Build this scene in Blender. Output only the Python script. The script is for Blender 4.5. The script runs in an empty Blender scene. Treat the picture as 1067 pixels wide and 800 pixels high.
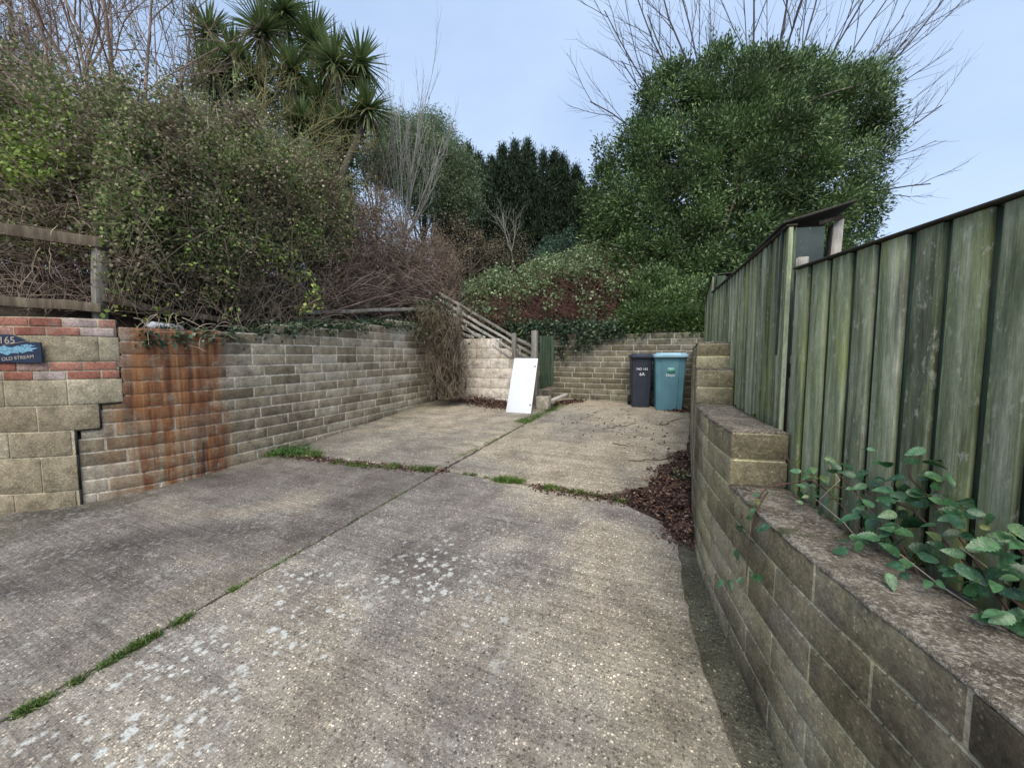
import bpy, math, random
import numpy as np
from mathutils import Vector, Matrix

random.seed(5)
rng = np.random.default_rng(11)
scene = bpy.context.scene
COL = scene.collection
R = math.radians

# ------------------------------------------------------------------ camera
FPX, CX, CY = 405.0, 533.5, 400.0
YAW = math.atan((722 - CX) / FPX)
PIT = math.atan((CY - 370) / FPX)
CAM = np.array([0, 0, 1.5])
Fw = np.array([-math.sin(YAW) * math.cos(PIT), math.cos(YAW) * math.cos(PIT), -math.sin(PIT)])
Rt = np.array([math.cos(YAW), math.sin(YAW), 0.0])
Up = np.cross(Rt, Fw)
SL = 0.0627                                  # the drive climbs away from the street


def at(px, py, d):
    """world point that is d metres in front of the camera at that bearing"""
    return CAM + d * (Fw + Rt * ((px - CX) / FPX) - Up * ((py - CY) / FPX))


def on_ground(px, py):
    d = Fw + Rt * ((px - CX) / FPX) - Up * ((py - CY) / FPX)
    t = (SL * CAM[1] - CAM[2]) / (d[2] - SL * d[1])
    return CAM + t * d


def gz(y):
    return SL * y


cam_d = bpy.data.cameras.new('camera')
cam_d.sensor_width = 36
cam_d.lens = FPX / 1067 * 36
cam_d.clip_start = 0.02
cam_d.clip_end = 2000
cam = bpy.data.objects.new('camera', cam_d)
COL.objects.link(cam)
cam.matrix_world = Matrix((
    (Rt[0], Up[0], -Fw[0], CAM[0]), (Rt[1], Up[1], -Fw[1], CAM[1]), (Rt[2], Up[2], -Fw[2], CAM[2]), (0, 0, 0, 1)))
scene.camera = cam

# ------------------------------------------------------------------ light
w = bpy.data.worlds.new('World')
scene.world = w
w.use_nodes = True
nt = w.node_tree
nt.nodes.clear()
out = nt.nodes.new('ShaderNodeOutputWorld')
bg = nt.nodes.new('ShaderNodeBackground')
sky = nt.nodes.new('ShaderNodeTexSky')
sky.sky_type = 'NISHITA'
sky.sun_disc = False
SUN_EL, SUN_ROT = R(52), R(160)
sky.sun_elevation = SUN_EL
sky.sun_rotation = SUN_ROT
sky.air_density = 1.0
sky.dust_density = 2.0
mx = nt.nodes.new('ShaderNodeMix')
mx.data_type = 'RGBA'
mx.inputs[0].default_value = 0.88
mx.inputs[7].default_value = (4.3, 5.8, 8.2, 1)       # even high cloud
cl_t = nt.nodes.new('ShaderNodeTexCoord')
cl_m = nt.nodes.new('ShaderNodeMapping')
cl_m.inputs['Scale'].default_value = (1.0, 1.0, 2.2)
cl_n = nt.nodes.new('ShaderNodeTexNoise')
cl_n.inputs['Scale'].default_value = 1.9
cl_n.inputs['Detail'].default_value = 4
cl_r = nt.nodes.new('ShaderNodeValToRGB')
cl_r.color_ramp.elements[0].position = 0.3
cl_r.color_ramp.elements[0].color = (1.95, 2.6, 3.75, 1)
cl_r.color_ramp.elements[1].position = 0.7
cl_r.color_ramp.elements[1].color = (2.75, 3.45, 4.6, 1)
nt.links.new(cl_t.outputs['Generated'], cl_m.inputs[0])
nt.links.new(cl_m.outputs[0], cl_n.inputs['Vector'])
nt.links.new(cl_n.outputs['Fac'], cl_r.inputs[0])
nt.links.new(sky.outputs[0], mx.inputs[6])
nt.links.new(cl_r.outputs[0], mx.inputs[7])
nt.links.new(mx.outputs[2], bg.inputs[0])
bg.inputs[1].default_value = 0.10
nt.links.new(bg.outputs[0], out.inputs[0])

sd = bpy.data.lights.new('sun', 'SUN')
sd.energy = 1.5
sd.angle = R(45)
sd.color = (1.0, 0.91, 0.78)
so = bpy.data.objects.new('sun', sd)
COL.objects.link(so)
# direction to the sun, matching the sky texture (rotation measured from +Y, clockwise from above)
sv = Vector((math.sin(SUN_ROT) * math.cos(SUN_EL), math.cos(SUN_ROT) * math.cos(SUN_EL), math.sin(SUN_EL)))
so.rotation_euler = sv.to_track_quat('Z', 'Y').to_euler()

scene.view_settings.view_transform = 'Standard'
scene.view_settings.look = 'None'
scene.view_settings.exposure = 1.34
scene.view_settings.gamma = 1
scene.render.engine = 'CYCLES'
scene.cycles.max_bounces = 6
scene.cycles.diffuse_bounces = 3
scene.cycles.glossy_bounces = 2
scene.cycles.transparent_max_bounces = 4
scene.cycles.use_denoising = True


# ------------------------------------------------------------------ node helper
class Mat:
    def __init__(s, name, rough=0.85, spec=0.3):
        s.m = bpy.data.materials.new(name)
        s.m.use_nodes = True
        s.t = s.m.node_tree
        s.b = s.t.nodes['Principled BSDF']
        s.b.inputs['Roughness'].default_value = rough
        s.b.inputs['Specular IOR Level'].default_value = spec
        g = s.t.nodes.new('ShaderNodeNewGeometry')
        s.pos = g.outputs['Position']
        s.isl = g.outputs['Random Per Island']
        s.nrm = g.outputs['Normal']

    def put(s, sock, v):
        if isinstance(v, bpy.types.NodeSocket):
            s.t.links.new(v, sock)
        elif isinstance(v, (tuple, list)) and len(v) == 3 and sock.type == 'RGBA':
            sock.default_value = (*v, 1)
        else:
            sock.default_value = v

    def map(s, v, scale=(1, 1, 1), rot=(0, 0, 0), loc=(0, 0, 0)):
        n = s.t.nodes.new('ShaderNodeMapping')
        s.put(n.inputs[0], v)
        n.inputs['Scale'].default_value = scale
        n.inputs['Rotation'].default_value = rot
        n.inputs['Location'].default_value = loc
        return n.outputs[0]

    def noise(s, scale, detail=4, rough=0.55, v=None, dist=0, col=False):
        n = s.t.nodes.new('ShaderNodeTexNoise')
        s.put(n.inputs['Vector'], v or s.pos)
        s.put(n.inputs['Scale'], scale)
        n.inputs['Detail'].default_value = detail
        n.inputs['Roughness'].default_value = rough
        n.inputs['Distortion'].default_value = dist
        return n.outputs['Color'] if col else n.outputs['Fac']

    def vor(s, scale, v=None, out='Distance', feature='F1', rnd=1.0):
        n = s.t.nodes.new('ShaderNodeTexVoronoi')
        n.feature = feature
        s.put(n.inputs['Vector'], v or s.pos)
        n.inputs['Scale'].default_value = scale
        n.inputs['Randomness'].default_value = rnd
        return n.outputs[out] if out != 'both' else n.outputs

    def ramp(s, fac, stops, interp='LINEAR'):
        n = s.t.nodes.new('ShaderNodeValToRGB')
        n.color_ramp.interpolation = interp
        e = n.color_ramp.elements
        while len(e) < len(stops):
            e.new(0.5)
        for el, (p, c) in zip(e, stops):
            el.position = p
            el.color = (*c, 1) if isinstance(c, (tuple, list)) else (c, c, c, 1)
        s.put(n.inputs[0], fac)
        return n.outputs[0]

    def mix(s, fac, a, b, mode='MIX'):
        n = s.t.nodes.new('ShaderNodeMix')
        n.data_type = 'RGBA'
        n.blend_type = mode
        s.put(n.inputs[0], fac)
        s.put(n.inputs[6], a)
        s.put(n.inputs[7], b)
        return n.outputs[2]

    def math(s, op, a, b=0.5, c=0.0, clamp=False):
        n = s.t.nodes.new('ShaderNodeMath')
        n.operation = op
        n.use_clamp = clamp
        s.put(n.inputs[0], a)
        s.put(n.inputs[1], b)
        s.put(n.inputs[2], c)
        return n.outputs[0]

    def sep(s, v, i):
        n = s.t.nodes.new('ShaderNodeSeparateXYZ')
        s.put(n.inputs[0], v)
        return n.outputs[i]

    def rng(s, v, a, b, c=0.0, d=1.0):
        n = s.t.nodes.new('ShaderNodeMapRange')
        s.put(n.inputs[0], v)
        for i, x in zip((1, 2, 3, 4), (a, b, c, d)):
            n.inputs[i].default_value = x
        return n.outputs[0]

    def bump(s, h, strength=0.4, dist=0.01, base=None):
        n = s.t.nodes.new('ShaderNodeBump')
        n.inputs['Strength'].default_value = strength
        n.inputs['Distance'].default_value = dist
        s.put(n.inputs['Height'], h)
        if base is not None:
            s.t.links.new(base, n.inputs['Normal'])
        s.t.links.new(n.outputs[0], s.b.inputs['Normal'])
        return n.outputs[0]

    def color(s, c):
        s.put(s.b.inputs['Base Color'], c)
        return s.m


def MUL(m, a, b):
    return m.mix(1.0, a, b, 'MULTIPLY')


def grit(m, c, scale, amp, v=None):
    return MUL(m, c, m.ramp(m.noise(scale, 5, .85, v=v), [(.30, 1 - amp), (.5, 1.0), (.62, 1 + amp * .8), (.74, 1 + amp * 2.2)]))


def spots(m, scale, thr, dens, jitter=0.25, nscale=None):
    """irregular blotches: 1 inside"""
    v = m.vor(scale, out='both')
    d = m.math('ADD', v['Distance'], m.math('MULTIPLY', m.math('SUBTRACT', m.noise(nscale or scale * 5, 3), 0.5), jitter))
    inside = m.rng(d, thr, thr * 0.6)
    pick = m.math('GREATER_THAN', m.sep(v['Color'], 0), 1 - dens)
    return m.math('MULTIPLY', inside, pick)


# ---- materials
def concrete(name, dark=(.135, .122, .112), mid=(.23, .212, .188), tan=(.33, .295, .235), lich=1.0, fine=1.0):
    m = Mat(name, 0.9, 0.25)
    x = m.sep(m.pos, 0)
    y = m.sep(m.pos, 1)
    big = m.noise(0.75, 5, 0.6, dist=0.6)
    # the right half and the far end are worn back to the sandy aggregate
    bias = m.math('ADD', m.rng(x, -2.2, -0.6, -0.05, 0.10), m.rng(y, 3.2, 5.0, 0, 0.13))
    f = m.math('ADD', big, bias)
    c = m.ramp(f, [(0.33, dark), (0.5, mid), (0.64, tan)])
    c = m.mix(m.ramp(m.noise(3.2, 5, 0.65), [(0.42, 0.0), (0.68, 1.0)]), c, MUL(m, c, (.62, .60, .60)))
    # brushed ridges across the drive
    ln = m.noise(1.0, 3, 0.6, v=m.map(m.pos, (1.3, 70, 70), rot=(0, 0, R(-4))))
    c = MUL(m, c, m.ramp(ln, [(0.34, .80), (0.5, 1.0), (0.66, 1.12)]))
    ln2 = m.noise(1.0, 2, 0.5, v=m.map(m.pos, (0.35, 17, 17), rot=(0, 0, R(-5))))
    c = MUL(m, c, m.ramp(ln2, [(0.35, .90), (0.5, 1.0), (0.62, 1.06)]))
    # exposed stones
    for sc, dens, lo, hi in ((140 * fine, .75, .38, 2.9), (75 * fine, .42, .42, 3.0)):
        v = m.vor(sc, out='both')
        t = m.sep(v['Color'], 1)
        tone = m.ramp(t, [(0, lo), (.45, .9), (.75, 1.25), (.93, hi * .8), (1, hi)])
        hue = m.mix(m.sep(v['Color'], 2), (1.0, .95, .92), (1.0, .98, .95))
        k = m.rng(v['Distance'], .52, .34)
        k = m.math('MULTIPLY', k, m.math('GREATER_THAN', m.sep(v['Color'], 0), 1 - dens))
        c = m.mix(k, c, MUL(m, MUL(m, c, tone), hue))
        last = k
    c = grit(m, c, 85, .42)
    c = grit(m, c, 30, .22)
    # damp dark staining by the walls
    edge = m.math('MAXIMUM', m.rng(x, -4.55, -4.95), m.rng(x, -0.35, 0.02))
    edge = m.math('MULTIPLY', edge, m.ramp(m.noise(2.5, 4), [(.35, 0), (.6, 1)]))
    c = m.mix(m.math('MULTIPLY', edge, .75), c, MUL(m, c, (.50, .53, .46)))
    # lichen
    if lich:
        area = m.ramp(m.noise(1.3, 3, v=m.map(m.pos, (1, 1, 1), loc=(3.1, 1.7, 0))), [(.42, 0), (.56, 1)])
        near = m.math('MULTIPLY', m.rng(y, 2.9, 1.9), m.rng(x, -0.6, -1.1))
        near = m.math('MULTIPLY', near, m.rng(x, -2.5, -2.3, .42, 1.0))
        area = m.math('MULTIPLY', area, near)
        sp = m.math('MAXIMUM', spots(m, 12, .34, .5, .8, 45), spots(m, 22, .38, .5, .5, 90))
        sp = m.math('MULTIPLY', sp, m.math('MULTIPLY', area, lich))
        sp = m.math('MULTIPLY', sp, m.ramp(m.noise(60, 3, .7), [(.34, .25), (.5, 1)]))
        c = m.mix(sp, c, (.52, .53, .50))
        c = MUL(m, c, m.ramp(m.rng(x, -2.6, -2.4), [(0, (.80, .79, .78)), (1, 1.0)]))
    h = m.math('ADD', m.math('MULTIPLY', ln, 0.8), m.math('MULTIPLY', last, 0.5))
    h = m.math('ADD', h, m.math('MULTIPLY', m.noise(220, 2), .5))
    m.bump(h, 0.7, 0.006)
    return m.color(c)


def blocks_mat(name, cols, stain=(.55, .52, .48), moss=0.0, rust=False, speck=.4, dirt=.6, lime=0.3):
    m = Mat(name, 0.92, 0.2)
    c = m.ramp(m.isl, cols)
    c = MUL(m, c, m.ramp(m.noise(9, 6, .7), [(.3, .55), (.5, 1.0), (.7, 1.35)]))
    c = MUL(m, c, m.ramp(m.noise(75, 4, .75), [(.32, .75), (.5, 1.0), (.68, 1.2)]))
    c = grit(m, c, 60, .38)
    c = m.mix(m.math('MULTIPLY', m.ramp(m.noise(1.6, 4, .6, v=m.map(m.pos, (1, 1, .55))), [(.42, 0), (.62, 1)]), dirt), c, MUL(m, c, stain))
    if moss:
        k = m.math('MULTIPLY', m.ramp(m.noise(1.8, 4, .6), [(.38, 0), (.6, 1)]), moss)
        c = m.mix(k, c, MUL(m, c, (.95, 1.0, .55)))
    if lime:
        k = m.math('MULTIPLY', m.ramp(m.noise(3.0, 6, .7, v=m.map(m.pos, (1, 1, .7), loc=(5, 3, 1))), [(.56, 0), (.72, 1)]), lime)
        c = m.mix(k, c, (.42, .41, .38))
    v = m.vor(95, out='both')
    k = m.math('MULTIPLY', m.rng(v['Distance'], .40, .2), m.math('GREATER_THAN', m.sep(v['Color'], 0), .72))
    c = m.mix(m.math('MULTIPLY', k, speck), c, MUL(m, c, m.ramp(m.sep(v['Color'], 1), [(0, .4), (.5, 1.6), (1, 2.4)])))
    if rust:
        y = m.sep(m.pos, 1)
        z = m.sep(m.pos, 2)
        wob = m.math('MULTIPLY', m.math('SUBTRACT', m.noise(2.2, 4, .6, v=m.map(m.pos, (1, 1, .35))), .5), .5)
        yy = m.math('ADD', y, wob)
        body = m.math('MULTIPLY', m.rng(yy, 1.66, 1.92), m.rng(yy, 2.78, 2.62))
        # wide at the top, breaking up into runs lower down
        runs = m.ramp(m.noise(1, 4, .6, v=m.map(m.pos, (2, 9, .8))), [(.34, 0), (.5, 1)])
        low = m.math('MULTIPLY', m.rng(z, .50, .95), m.rng(yy, 1.6, 1.62))
        body = m.math('MULTIPLY', body, m.math('MAXIMUM', low, runs))
        run2 = m.math('MULTIPLY', m.rng(yy, 2.42, 2.5), m.rng(yy, 2.72, 2.62))
        body = m.math('MAXIMUM', body, run2)
        body = m.math('MULTIPLY', body, m.ramp(m.noise(7, 6, .75), [(.30, .15), (.5, 1)]))
        rc = m.ramp(m.noise(1, 5, .65, v=m.map(m.pos, (7, 15, .7))), [(.30, (.06, .028, .022)), (.44, (.15, .060, .032)), (.58, (.29, .125, .05)), (.70, (.42, .28, .15))])
        c = m.mix(m.math('MULTIPLY', body, .93), c, rc)
    m.bump(m.math('ADD', m.noise(120, 4, .8), m.math('MULTIPLY', m.noise(22, 5, .7), 1.6)), .9, .009)
    return m.color(c)


def flat_mat(name, col, rough=.8, spec=.3, var=.25, vs=6, stretch=(1, 1, 1), bump=.2, metal=0):
    m = Mat(name, rough, spec)
    n = m.noise(vs, 5, .6, v=m.map(m.pos, stretch))
    c = MUL(m, col, m.ramp(n, [(.3, 1 - var), (.7, 1 + var)]))
    m.b.inputs['Metallic'].default_value = metal
    if bump:
        m.bump(m.noise(vs * 8, 3), bump, .004)
    return m.color(c)


def leaf_mat(name, cols, rough=.5, spec=.35, trans=.25, clump=(.7, 1.25), cs=1.6, alt=None):
    m = Mat(name, rough, spec)
    c = m.ramp(m.isl, cols)
    if alt:
        c = m.mix(m.ramp(m.noise(1.7, 4, .6, v=m.map(m.pos, loc=(3, 9, 2))), [(.50, 0), (.64, .8)]), c, m.ramp(m.isl, alt))
    c = MUL(m, c, m.ramp(m.noise(cs, 3), [(.35, clump[0]), (.65, clump[1])]))
    m.color(c)
    if trans:
        tr = m.t.nodes.new('ShaderNodeBsdfTranslucent')
        m.t.links.new(c, tr.inputs[0])
        mixs = m.t.nodes.new('ShaderNodeMixShader')
        mixs.inputs[0].default_value = trans
        o = m.t.nodes['Material Output']
        m.t.links.new(m.b.outputs[0], mixs.inputs[1])
        m.t.links.new(tr.outputs[0], mixs.inputs[2])
        m.t.links.new(mixs.outputs[0], o.inputs[0])
    return m.m


def wood_mat(name, cols, streak=None, rough=.85, vs=1.0, split=.6):
    m = Mat(name, rough, .2)
    ofs = m.math('MULTIPLY', m.isl, 40.0)
    cb = m.t.nodes.new('ShaderNodeCombineXYZ')
    m.put(cb.inputs[0], ofs)
    m.put(cb.inputs[1], ofs)
    va = m.t.nodes.new('ShaderNodeVectorMath')
    m.put(va.inputs[0], m.pos)
    m.put(va.inputs[1], cb.outputs[0])
    p = va.outputs[0]
    g = m.noise(1, 6, .68, v=m.map(p, (11 * vs, 11 * vs, .8 * vs)), dist=.25)
    c = m.ramp(g, cols)
    c = MUL(m, c, m.ramp(m.isl, [(0, .72), (.5, 1), (1, 1.25)]))
    fine = m.noise(1, 3, .6, v=m.map(p, (150, 150, 4)))
    c = MUL(m, c, m.ramp(fine, [(.3, .86), (.6, 1.06)]))
    c = grit(m, c, 1, .3, v=m.map(p, (60, 60, 14)))
    if streak:
        k = m.ramp(m.noise(1, 4, .6, v=m.map(p, (9, 9, 1.1), loc=(7, 2, 3))), [(.5, 0), (.66, 1)])
        k = m.math('MULTIPLY', k, m.ramp(m.noise(2.2, 4), [(.4, .1), (.62, 1)]))
        c = m.mix(m.math('MULTIPLY', k, .75), c, streak)
        k2 = m.ramp(m.noise(1, 4, .65, v=m.map(p, (12, 12, 1.4), loc=(1, 8, 5))), [(.56, 0), (.68, 1)])
        c = m.mix(m.math('MULTIPLY', k2, .6), c, (.045, .042, .03))
        k3 = m.ramp(m.noise(38, 4, .7, v=m.map(p, (1, 1, .45))), [(.58, 0), (.66, 1)])
        c = m.mix(m.math('MULTIPLY', k3, .6), c, (.46, .46, .38))
    m.bump(m.math('ADD', fine, m.math('MULTIPLY', g, 1.0)), split, .004)
    return m.color(c)


M_conc = concrete('brushed_concrete')
M_conc2 = concrete('worn_concrete', dark=(.15, .14, .125), mid=(.25, .23, .195), tan=(.34, .30, .23), lich=0, fine=.8)
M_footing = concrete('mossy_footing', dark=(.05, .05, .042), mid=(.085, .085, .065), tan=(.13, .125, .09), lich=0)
M_blockB = blocks_mat('garden_block', [(0, (.22, .185, .135)), (.35, (.31, .265, .195)), (.7, (.38, .33, .25)), (1, (.46, .42, .35))], rust=True, moss=.12)
M_mortB = blocks_mat('pale_mortar', [(0, (.64, .60, .50)), (1, (.64, .60, .50))], rust=True, lime=0, dirt=.45, speck=.2)
M_blockA = blocks_mat('street_block', [(0, (.28, .235, .16)), (.5, (.36, .315, .22)), (1, (.46, .41, .30))], speck=.9, lime=.15)
M_mortA = blocks_mat('street_mortar', [(0, (.55, .50, .36)), (1, (.55, .50, .36))], lime=.2)
M_brick = blocks_mat('red_brick', [(0, (.30, .12, .09)), (.35, (.40, .18, .13)), (.65, (.42, .27, .23)), (1, (.48, .42, .39))], lime=.3, speck=.4)
M_blockR = blocks_mat('right_wall_block', [(0, (.24, .205, .14)), (.5, (.33, .29, .20)), (1, (.42, .375, .27))], moss=.3, speck=1.0, dirt=.9, stain=(.40, .38, .38), lime=.45)
M_mortR = blocks_mat('right_wall_mortar', [(0, (.66, .61, .46)), (1, (.66, .61, .46))], moss=.5, dirt=.6, lime=.1)
M_blockF = blocks_mat('rear_block', [(0, (.15, .13, .095)), (.5, (.20, .175, .13)), (1, (.26, .235, .185))], moss=.3, lime=.15)
M_mortF = blocks_mat('rear_mortar', [(0, (.50, .48, .42)), (1, (.50, .48, .42))], lime=0)
M_white = blocks_mat('painted_block', [(0, (.60, .54, .46)), (.5, (.67, .61, .53)), (1, (.73, .68, .60))], stain=(.72, .66, .58), lime=0, speck=.15, dirt=.7)
M_mortW = flat_mat('painted_mortar', (.25, .23, .20), var=.3)


def coping_mat():
    m = Mat('weathered_wall_top', .95, .2)
    c = m.ramp(m.noise(7, 6, .7), [(.3, (.06, .05, .04)), (.5, (.15, .125, .095)), (.7, (.28, .25, .20))])
    c = grit(m, c, 55, .6)
    c = m.mix(m.ramp(m.noise(70, 5, .85, v=m.map(m.pos, loc=(2, 2, 2))), [(.53, 0), (.60, .9)]), c, (.46, .42, .35))
    c = m.mix(m.math('MULTIPLY', spots(m, 130, .48, .5, 1.1, 300), m.ramp(m.noise(14, 4), [(.45, 0), (.62, 1)])), c, (.42, .38, .33))
    c = m.mix(m.math('MULTIPLY', spots(m, 48, .40, .12, 1.3, 140), .6), c, (.40, .38, .34))
    c = m.mix(m.ramp(m.noise(4.5, 4, .6, v=m.map(m.pos, loc=(4, 4, 0))), [(.6, 0), (.68, .8)]), c, (.05, .06, .02))
    m.bump(m.math('ADD', m.noise(110, 3, .8), m.noise(25, 4)), .9, .01)
    return m.color(c)


M_cope = coping_mat()
M_soil = flat_mat('dark_soil', (.045, .034, .026), var=.45, vs=14, bump=.8)
M_field = flat_mat('grassy_ground', (.06, .075, .03), var=.4, vs=4, bump=.6)
M_fence = wood_mat('algae_stained_board', [(.32, (.065, .082, .045)), (.42, (.17, .205, .12)), (.52, (.28, .315, .20)), (.66, (.46, .47, .35))], streak=(.38, .42, .12))
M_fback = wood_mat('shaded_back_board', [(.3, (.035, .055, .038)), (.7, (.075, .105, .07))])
M_cap = wood_mat('dark_capping', [(.3, (.03, .03, .025)), (.7, (.08, .075, .06))])
M_grey = wood_mat('silvered_timber', [(.3, (.14, .13, .11)), (.5, (.26, .245, .21)), (.7, (.38, .36, .32))])
M_pale = wood_mat('pale_timber', [(.3, (.34, .32, .28)), (.7, (.58, .55, .50))])
M_rail = wood_mat('rotten_rail', [(.3, (.06, .045, .032)), (.5, (.13, .105, .075)), (.7, (.22, .19, .14))])
M_gate = wood_mat('green_gate_board', [(.3, (.025, .045, .03)), (.5, (.05, .08, .05)), (.7, (.10, .13, .085))])
M_shed = flat_mat('blue_green_felt', (.045, .065, .062), .8, .3, var=.35, vs=12, bump=.4)


def shed_mat():
    m = Mat('flaking_dark_paint', .75, .3)
    c = m.ramp(m.noise(8, 5), [(.3, (.030, .044, .044)), (.7, (.058, .078, .076))])
    k = m.ramp(m.noise(22, 5, .75, v=m.map(m.pos, (1, 1, .5))), [(.62, 0), (.66, 1)])
    c = m.mix(k, c, (.33, .33, .30))
    m.bump(k, .3, .003)
    return m.color(c)


M_shedp = shed_mat()
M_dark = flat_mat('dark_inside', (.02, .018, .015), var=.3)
M_door = flat_mat('white_laminate', (.66, .70, .75), .4, .4, var=.06, vs=3, bump=.03)
M_dooredge = flat_mat('chipboard_edge', (.40, .33, .24), var=.2, vs=40)
M_metal = flat_mat('tarnished_hinge', (.22, .22, .22), .4, .5, metal=.8)
M_binD = flat_mat('navy_plastic', (.030, .036, .055), .5, .4, var=.15, vs=5, bump=.05)
M_binT = flat_mat('teal_plastic', (.105, .24, .29), .5, .4, var=.12, vs=5, bump=.05)
M_binTl = flat_mat('pale_teal_lid', (.27, .44, .53), .5, .4, var=.12, vs=5, bump=.05)
M_rubber = flat_mat('black_rubber', (.02, .02, .02), .8)
M_whitep = flat_mat('white_marking', (.75, .78, .8), .6, var=.05)
M_sticker = flat_mat('green_sticker', (.16, .55, .42), .4, var=.08)
M_pot = blocks_mat('pale_block', [(0, (.36, .33, .27)), (1, (.36, .33, .27))])
M_stone = flat_mat('pale_flint', (.42, .43, .46), .6, var=.35, vs=30, bump=.5)
M_plaque = flat_mat('navy_slate', (.018, .028, .055), .45, .4, var=.3, vs=20)
M_plq_b = flat_mat('painted_wave', (.16, .33, .45), .5, var=.5, vs=60)
M_plq_t = flat_mat('faded_lettering', (.42, .36, .32), .5)
M_bark = flat_mat('grey_brown_bark', (.10, .085, .068), .9, var=.4, vs=9, stretch=(3, 3, .6), bump=.5)
M_twig = flat_mat('brown_twig', (.18, .145, .105), .85, var=.5, vs=3, bump=0)
M_twigm = flat_mat('mauve_twig', (.25, .185, .15), .85, var=.5, vs=3, bump=0)
M_stalk = flat_mat('pale_dead_stalk', (.34, .29, .21), .85, var=.4, vs=5, bump=0)
M_twigy = flat_mat('lichened_twig', (.22, .20, .09), .85, var=.45, vs=3, bump=0)
M_twigw = flat_mat('whitish_twig', (.30, .29, .27), .85, var=.35, vs=3, bump=0)
M_twigr = flat_mat('dark_far_twig', (.085, .08, .09), .9, var=.3, vs=3, bump=0)
M_deadr = flat_mat('dead_red_stem', (.125, .066, .052), .9, var=.5, vs=4, bump=0)
M_palmt = flat_mat('palm_trunk', (.14, .125, .095), .95, var=.4, vs=12, stretch=(1, 1, 3), bump=.6)

L_bramble = leaf_mat('bramble_leaf', [(0, (.11, .16, .05)), (.4, (.20, .27, .09)), (.62, (.30, .29, .16)), (.82, (.36, .29, .24)), (.95, (.50, .44, .38)), (1, (.42, .50, .12))], cs=1.3, clump=(.6, 1.3), alt=[(0, (.10, .065, .05)), (.5, (.20, .14, .105)), (.8, (.32, .24, .20)), (1, (.42, .36, .28))])
L_bramble2 = leaf_mat('green_bramble_leaf', [(0, (.10, .17, .06)), (.4, (.20, .29, .09)), (.62, (.30, .31, .14)), (.85, (.30, .25, .19)), (1, (.46, .44, .28))], cs=1.5, clump=(.6, 1.3), alt=[(0, (.10, .065, .05)), (.5, (.20, .14, .105)), (.8, (.32, .24, .20)), (1, (.42, .36, .28))])
L_brown = leaf_mat('brown_twig_leaf', [(0, (.12, .075, .058)), (.5, (.18, .135, .095)), (.8, (.22, .19, .12)), (1, (.19, .23, .09))])
L_lime = leaf_mat('lime_leaf', [(0, (.13, .21, .05)), (.5, (.22, .33, .07)), (1, (.42, .50, .13))], clump=(.8, 1.2))
L_bay = leaf_mat('laurel_leaf', [(0, (.045, .085, .034)), (.5, (.080, .142, .052)), (.8, (.14, .21, .08)), (1, (.24, .32, .12))], rough=.5, spec=.35, trans=.15, clump=(.6, 1.5), cs=.8)
L_bright = leaf_mat('bright_laurel_leaf', [(0, (.05, .095, .032)), (.6, (.09, .16, .048)), (1, (.20, .28, .09))], rough=.4, spec=.5)
L_conif = leaf_mat('cypress_spray', [(0, (.020, .036, .022)), (.6, (.036, .060, .034)), (1, (.07, .10, .05))], trans=.05, rough=.8, spec=.1)
L_pine = leaf_mat('pine_needle', [(0, (.02, .035, .022)), (1, (.05, .07, .045))], trans=.05, rough=.8, spec=.1)
L_palm = leaf_mat('cordyline_blade', [(0, (.08, .125, .05)), (.6, (.15, .215, .085)), (1, (.27, .33, .15))], rough=.5, trans=.15)
L_palmd = leaf_mat('dead_cordyline_blade', [(0, (.13, .11, .07)), (1, (.24, .21, .14))], rough=.7)
L_grey = leaf_mat('grey_green_leaf', [(0, (.11, .17, .085)), (.6, (.19, .26, .14)), (1, (.30, .36, .23))], trans=.3)
L_blue = leaf_mat('blue_green_leaf', [(0, (.04, .09, .065)), (1, (.10, .17, .12))])
L_ivy = leaf_mat('ivy_leaf', [(0, (.10, .155, .07)), (.6, (.19, .26, .12)), (1, (.32, .40, .21))], rough=.4, spec=.5)
L_ivyd = leaf_mat('dark_ivy_leaf', [(0, (.02, .045, .024)), (.6, (.045, .085, .042)), (1, (.13, .18, .09))], rough=.35, spec=.5)
L_litter = leaf_mat('fallen_leaf', [(0, (.035, .020, .018)), (.5, (.085, .042, .034)), (.8, (.15, .085, .06)), (1, (.36, .26, .18))], trans=0, rough=.7)
L_dead = leaf_mat('withered_leaf', [(0, (.06, .028, .022)), (.6, (.13, .065, .048)), (1, (.28, .18, .11))], trans=.05, rough=.8, spec=.1)
L_grass = leaf_mat('grass_blade', [(0, (.05, .10, .02)), (.6, (.10, .19, .035)), (1, (.24, .28, .08))])
L_grass2 = leaf_mat('green_grass_blade', [(0, (.06, .11, .03)), (.6, (.12, .20, .05)), (1, (.24, .29, .10))])
L_dry = leaf_mat('dry_blade', [(0, (.07, .048, .032)), (.6, (.13, .10, .06)), (1, (.26, .25, .14))])


def nearleaf():
    m = Mat('near_bramble_leaf', .36, .45)
    c = m.ramp(m.isl, [(0, (.020, .065, .026)), (.5, (.045, .125, .050)), (.85, (.10, .215, .095)), (1, (.20, .22, .07))])
    c = MUL(m, c, m.ramp(m.noise(60, 4, .7), [(.3, .5), (.7, 1.4)]))
    k = m.ramp(m.noise(90, 3, .7), [(.60, 0), (.70, .5)])
    c = m.mix(k, c, (.24, .33, .24))
    m.bump(m.noise(120, 2), .5, .003)
    return m.color(c)


L_near = nearleaf()


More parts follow.
